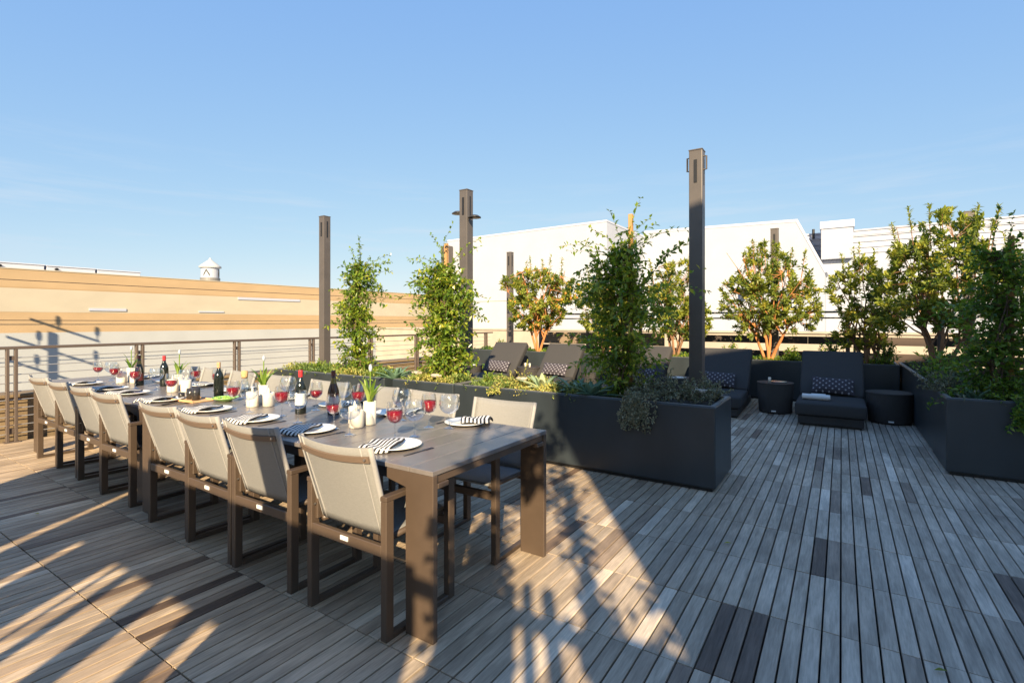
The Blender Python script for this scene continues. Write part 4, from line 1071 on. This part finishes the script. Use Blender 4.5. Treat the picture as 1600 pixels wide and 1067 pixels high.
for k, x in enumerate(lx):
    y = 7.86 if k < 2 else 7.95
    if L0 is None: L0 = make_lounger((x,y,0), 0, names[k]); c = L0
    else: c = copy_tree(L0)
    c.location = (x,y,0); c['label'] = names[k]; c.rotation_euler = (0,0,R((0,2,-2,3,4)[k])); loungers.append((x,y,c.rotation_euler[2]))
def pillow_mesh():
    b = MB(); nx, ny = 18, 10; W_, H_, T_ = .27, .135, .06; f = []; 
    for sgn in (1,-1):
        g = []
        for j in range(ny+1):
            for i in range(nx+1):
                u, v = i/nx*2-1, j/ny*2-1
                th = T_*((1-abs(u)**3.2)*(1-abs(v)**3.2))**.55
                pin = 1-.06*(1-abs(u)**2)*abs(v) ; pin2 = 1-.05*(1-abs(v)**2)*abs(u)
                g.append((u*W_*pin2, v*H_*pin, sgn*th))
        b.add(g, [(j*(nx+1)+i, j*(nx+1)+i+1, (j+1)*(nx+1)+i+1, (j+1)*(nx+1)+i)[::sgn] for j in range(ny) for i in range(nx)])
    return b
P0 = None
for k, (x,y,rz) in enumerate(loungers):
    if P0 is None: P0 = pillow_mesh().build('lumbar_pillow', M['dots'], None, smooth=True); o = P0
    else: o = P0.copy(); COL.objects.link(o)
    c, s = math.cos(rz), math.sin(rz); off = (.02,.965) if k != 1 else (-.05,.965)
    o.location = (x+c*off[0]-s*off[1], y+s*off[0]+c*off[1], .455); o.rotation_euler = (R(52),R(2),rz)
    tag(o, 'dark dotted lumbar pillow on the ' + names[k].replace('charcoal ',''), 'pillow', 'dotted pillows on the loungers')
def pot(x, y, r_, h, label):
    t = tag(empty('side_drum', (x,y,0)), label, 'side table', 'round wicker drum tables')
    b = MB(); b.lathe([(0,.01),(r_*.90,.01),(r_*.92,.02),(r_,h*.85),(r_*1.0,h-.02),(0,h-.02)], 40); b.build('drum', M['wicker'], t, smooth=False)
    b = MB(); b.lathe([(0,h-.02),(r_*1.02,h-.02),(r_*1.03,h-.012),(r_*1.02,h),(0,h)], 40); b.build('lid', M['wicker'], t)
    b = MB(); b.box(-.03,.03,-r_*.935,-r_*.905,.035,.055); b.build('tag', M['tagm'], t)
    return t
pots = [(-.86,8.80,.25,.46,'dark drum table between the two open deck loungers'),(.56,8.75,.27,.42,'dark drum table at the corner planter, bare on top'),(-2.35,8.85,.25,.44,'dark drum table behind the silvery plant'),(-3.95,8.95,.25,.44,'dark drum table beside the staked vine'),(-5.42,9.0,.25,.46,'sunlit drum table between the two railing side loungers'),(-6.85,8.9,.24,.44,'drum table behind the dense vine near the railing')]
for p_ in pots: pot(*p_)
def small_candle(x, y, z, label, m='wax'):
    t = tag(empty('votive_candle', (x,y,z)), label, 'candle', 'small candles on the drum tables')
    b = MB(); b.lathe([(0,0),(.02,0),(.021,.075),(.015,.08),(0,.08)], 14); b.build('wax', M[m], t, smooth=True)
    b = MB(); b.lathe([(0,.08),(.004,.085),(.003,.10),(0,.105)], 8); b.build('wick', M['black'], t)
small_candle(-.93,8.72,.46,'small white candle on the drum between open deck loungers')
small_candle(-5.48,8.95,.46,'small white candle on the sunlit drum, railing side of two')
small_candle(-5.36,8.92,.46,'small white candle on the sunlit drum, vine side of two')
b = MB(); b.lathe([(0,0),(.10,0),(.12,.012),(.115,.014),(0,.006)], 24); o = b.build('shallow_dish', M['steel'], None, smooth=True); o.location = (-.82,8.82,.461); tag(o, 'shallow metal dish on the drum between open deck loungers', 'dish')
b = MB(); b.lathe([(0,0),(.14,0),(.15,.012),(0,.014)], 24); o = b.build('shallow_dish', M['china'], None, smooth=True); o.location = (-2.35,8.8,.441); tag(o, 'white dish on the drum behind the silvery plant', 'dish')
b = MB(); b.lathe([(0,0),(.14,0),(.15,.012),(0,.014)], 24); o = b.build('shallow_dish', M['china'], None, smooth=True); o.location = (-6.85,8.85,.441); tag(o, 'white dish on the drum behind the dense vine', 'dish')
for k,(dx,dy,L_,dz) in enumerate(((-.10,.20,.24,0),(.03,.19,.16,0),(-.03,.275,.17,.0))):
    x, y = -.24+dx, 7.86+dy+.08
    b = MB(); pts = []
    b.tube([(-L_/2,0,.038),(L_/2,0,.038)], .038, 14); 
    for s in (-1,1): b.tube([(s*L_/2,0,.038),(s*(L_/2+.002),0,.038)], .024, 12)
    o = b.build('rolled_towel', M['towel'], None, bevel=.004); o.location = (x,y,.322); o.rotation_euler = (0,0,R(-4+3*k))
    tag(o, ['long white rolled towel at the front of the lounger seat','short white rolled towel at the front of the lounger seat','white rolled towel lying behind the other two on the seat'][k], 'towel', 'white towels on the lounger')
# small slatted chair seen against the fence behind the lounger
t = tag(empty('slatted_chair', (.42,11.25,0)), 'dark slatted chair back in front of the fence behind the end drum', 'chair')
b = MB()
for s in (-.22,.22): b.box(s-.02,s+.02,-.02,.02,0,1.26)
b.box(-.2,.2,-.015,.015,.98,1.06); b.box(-.2,.2,-.015,.015,.70,.78); b.build('frame', M['black'], t)
b = MB()
for k in range(5): x = -.14+.07*k; b.box(x-.014,x+.014,-.01,.01,.60,1.30)
b.build('slats', M['black'], t)
b = MB(); b.box(-.22,.22,-.42,-.02,.42,.46)
for s in (-.2,.2): b.box(s-.02,s+.02,-.42,-.38,0,.42)
b.build('seat', M['black'], t)
# a few fallen leaves on the deck
for k,(x,y) in enumerate(((.31,2.62),(-.62,3.4),(-2.6,3.75),(.62,2.35),(-4.9,1.2))):
    b = MB(); b.nofix = True
    leaf(b, Vector((0,0,.006)), Vector((1,.3,.12)), Vector((0,0,1)), .045, .02, rnd.uniform(.6,1))
    o = b.build('fallen_leaf', M['arb'], None, solid=.001); o.location = (x,y,.003); tag(o, 'small dry leaf lying on the deck ' + ['on the pale boards before the corner planter','near the end planter corner','between table and long planter','alone on the shaded open boards','on the open boards by the far chairs'][k], 'leaf', 'dry leaves on the deck')
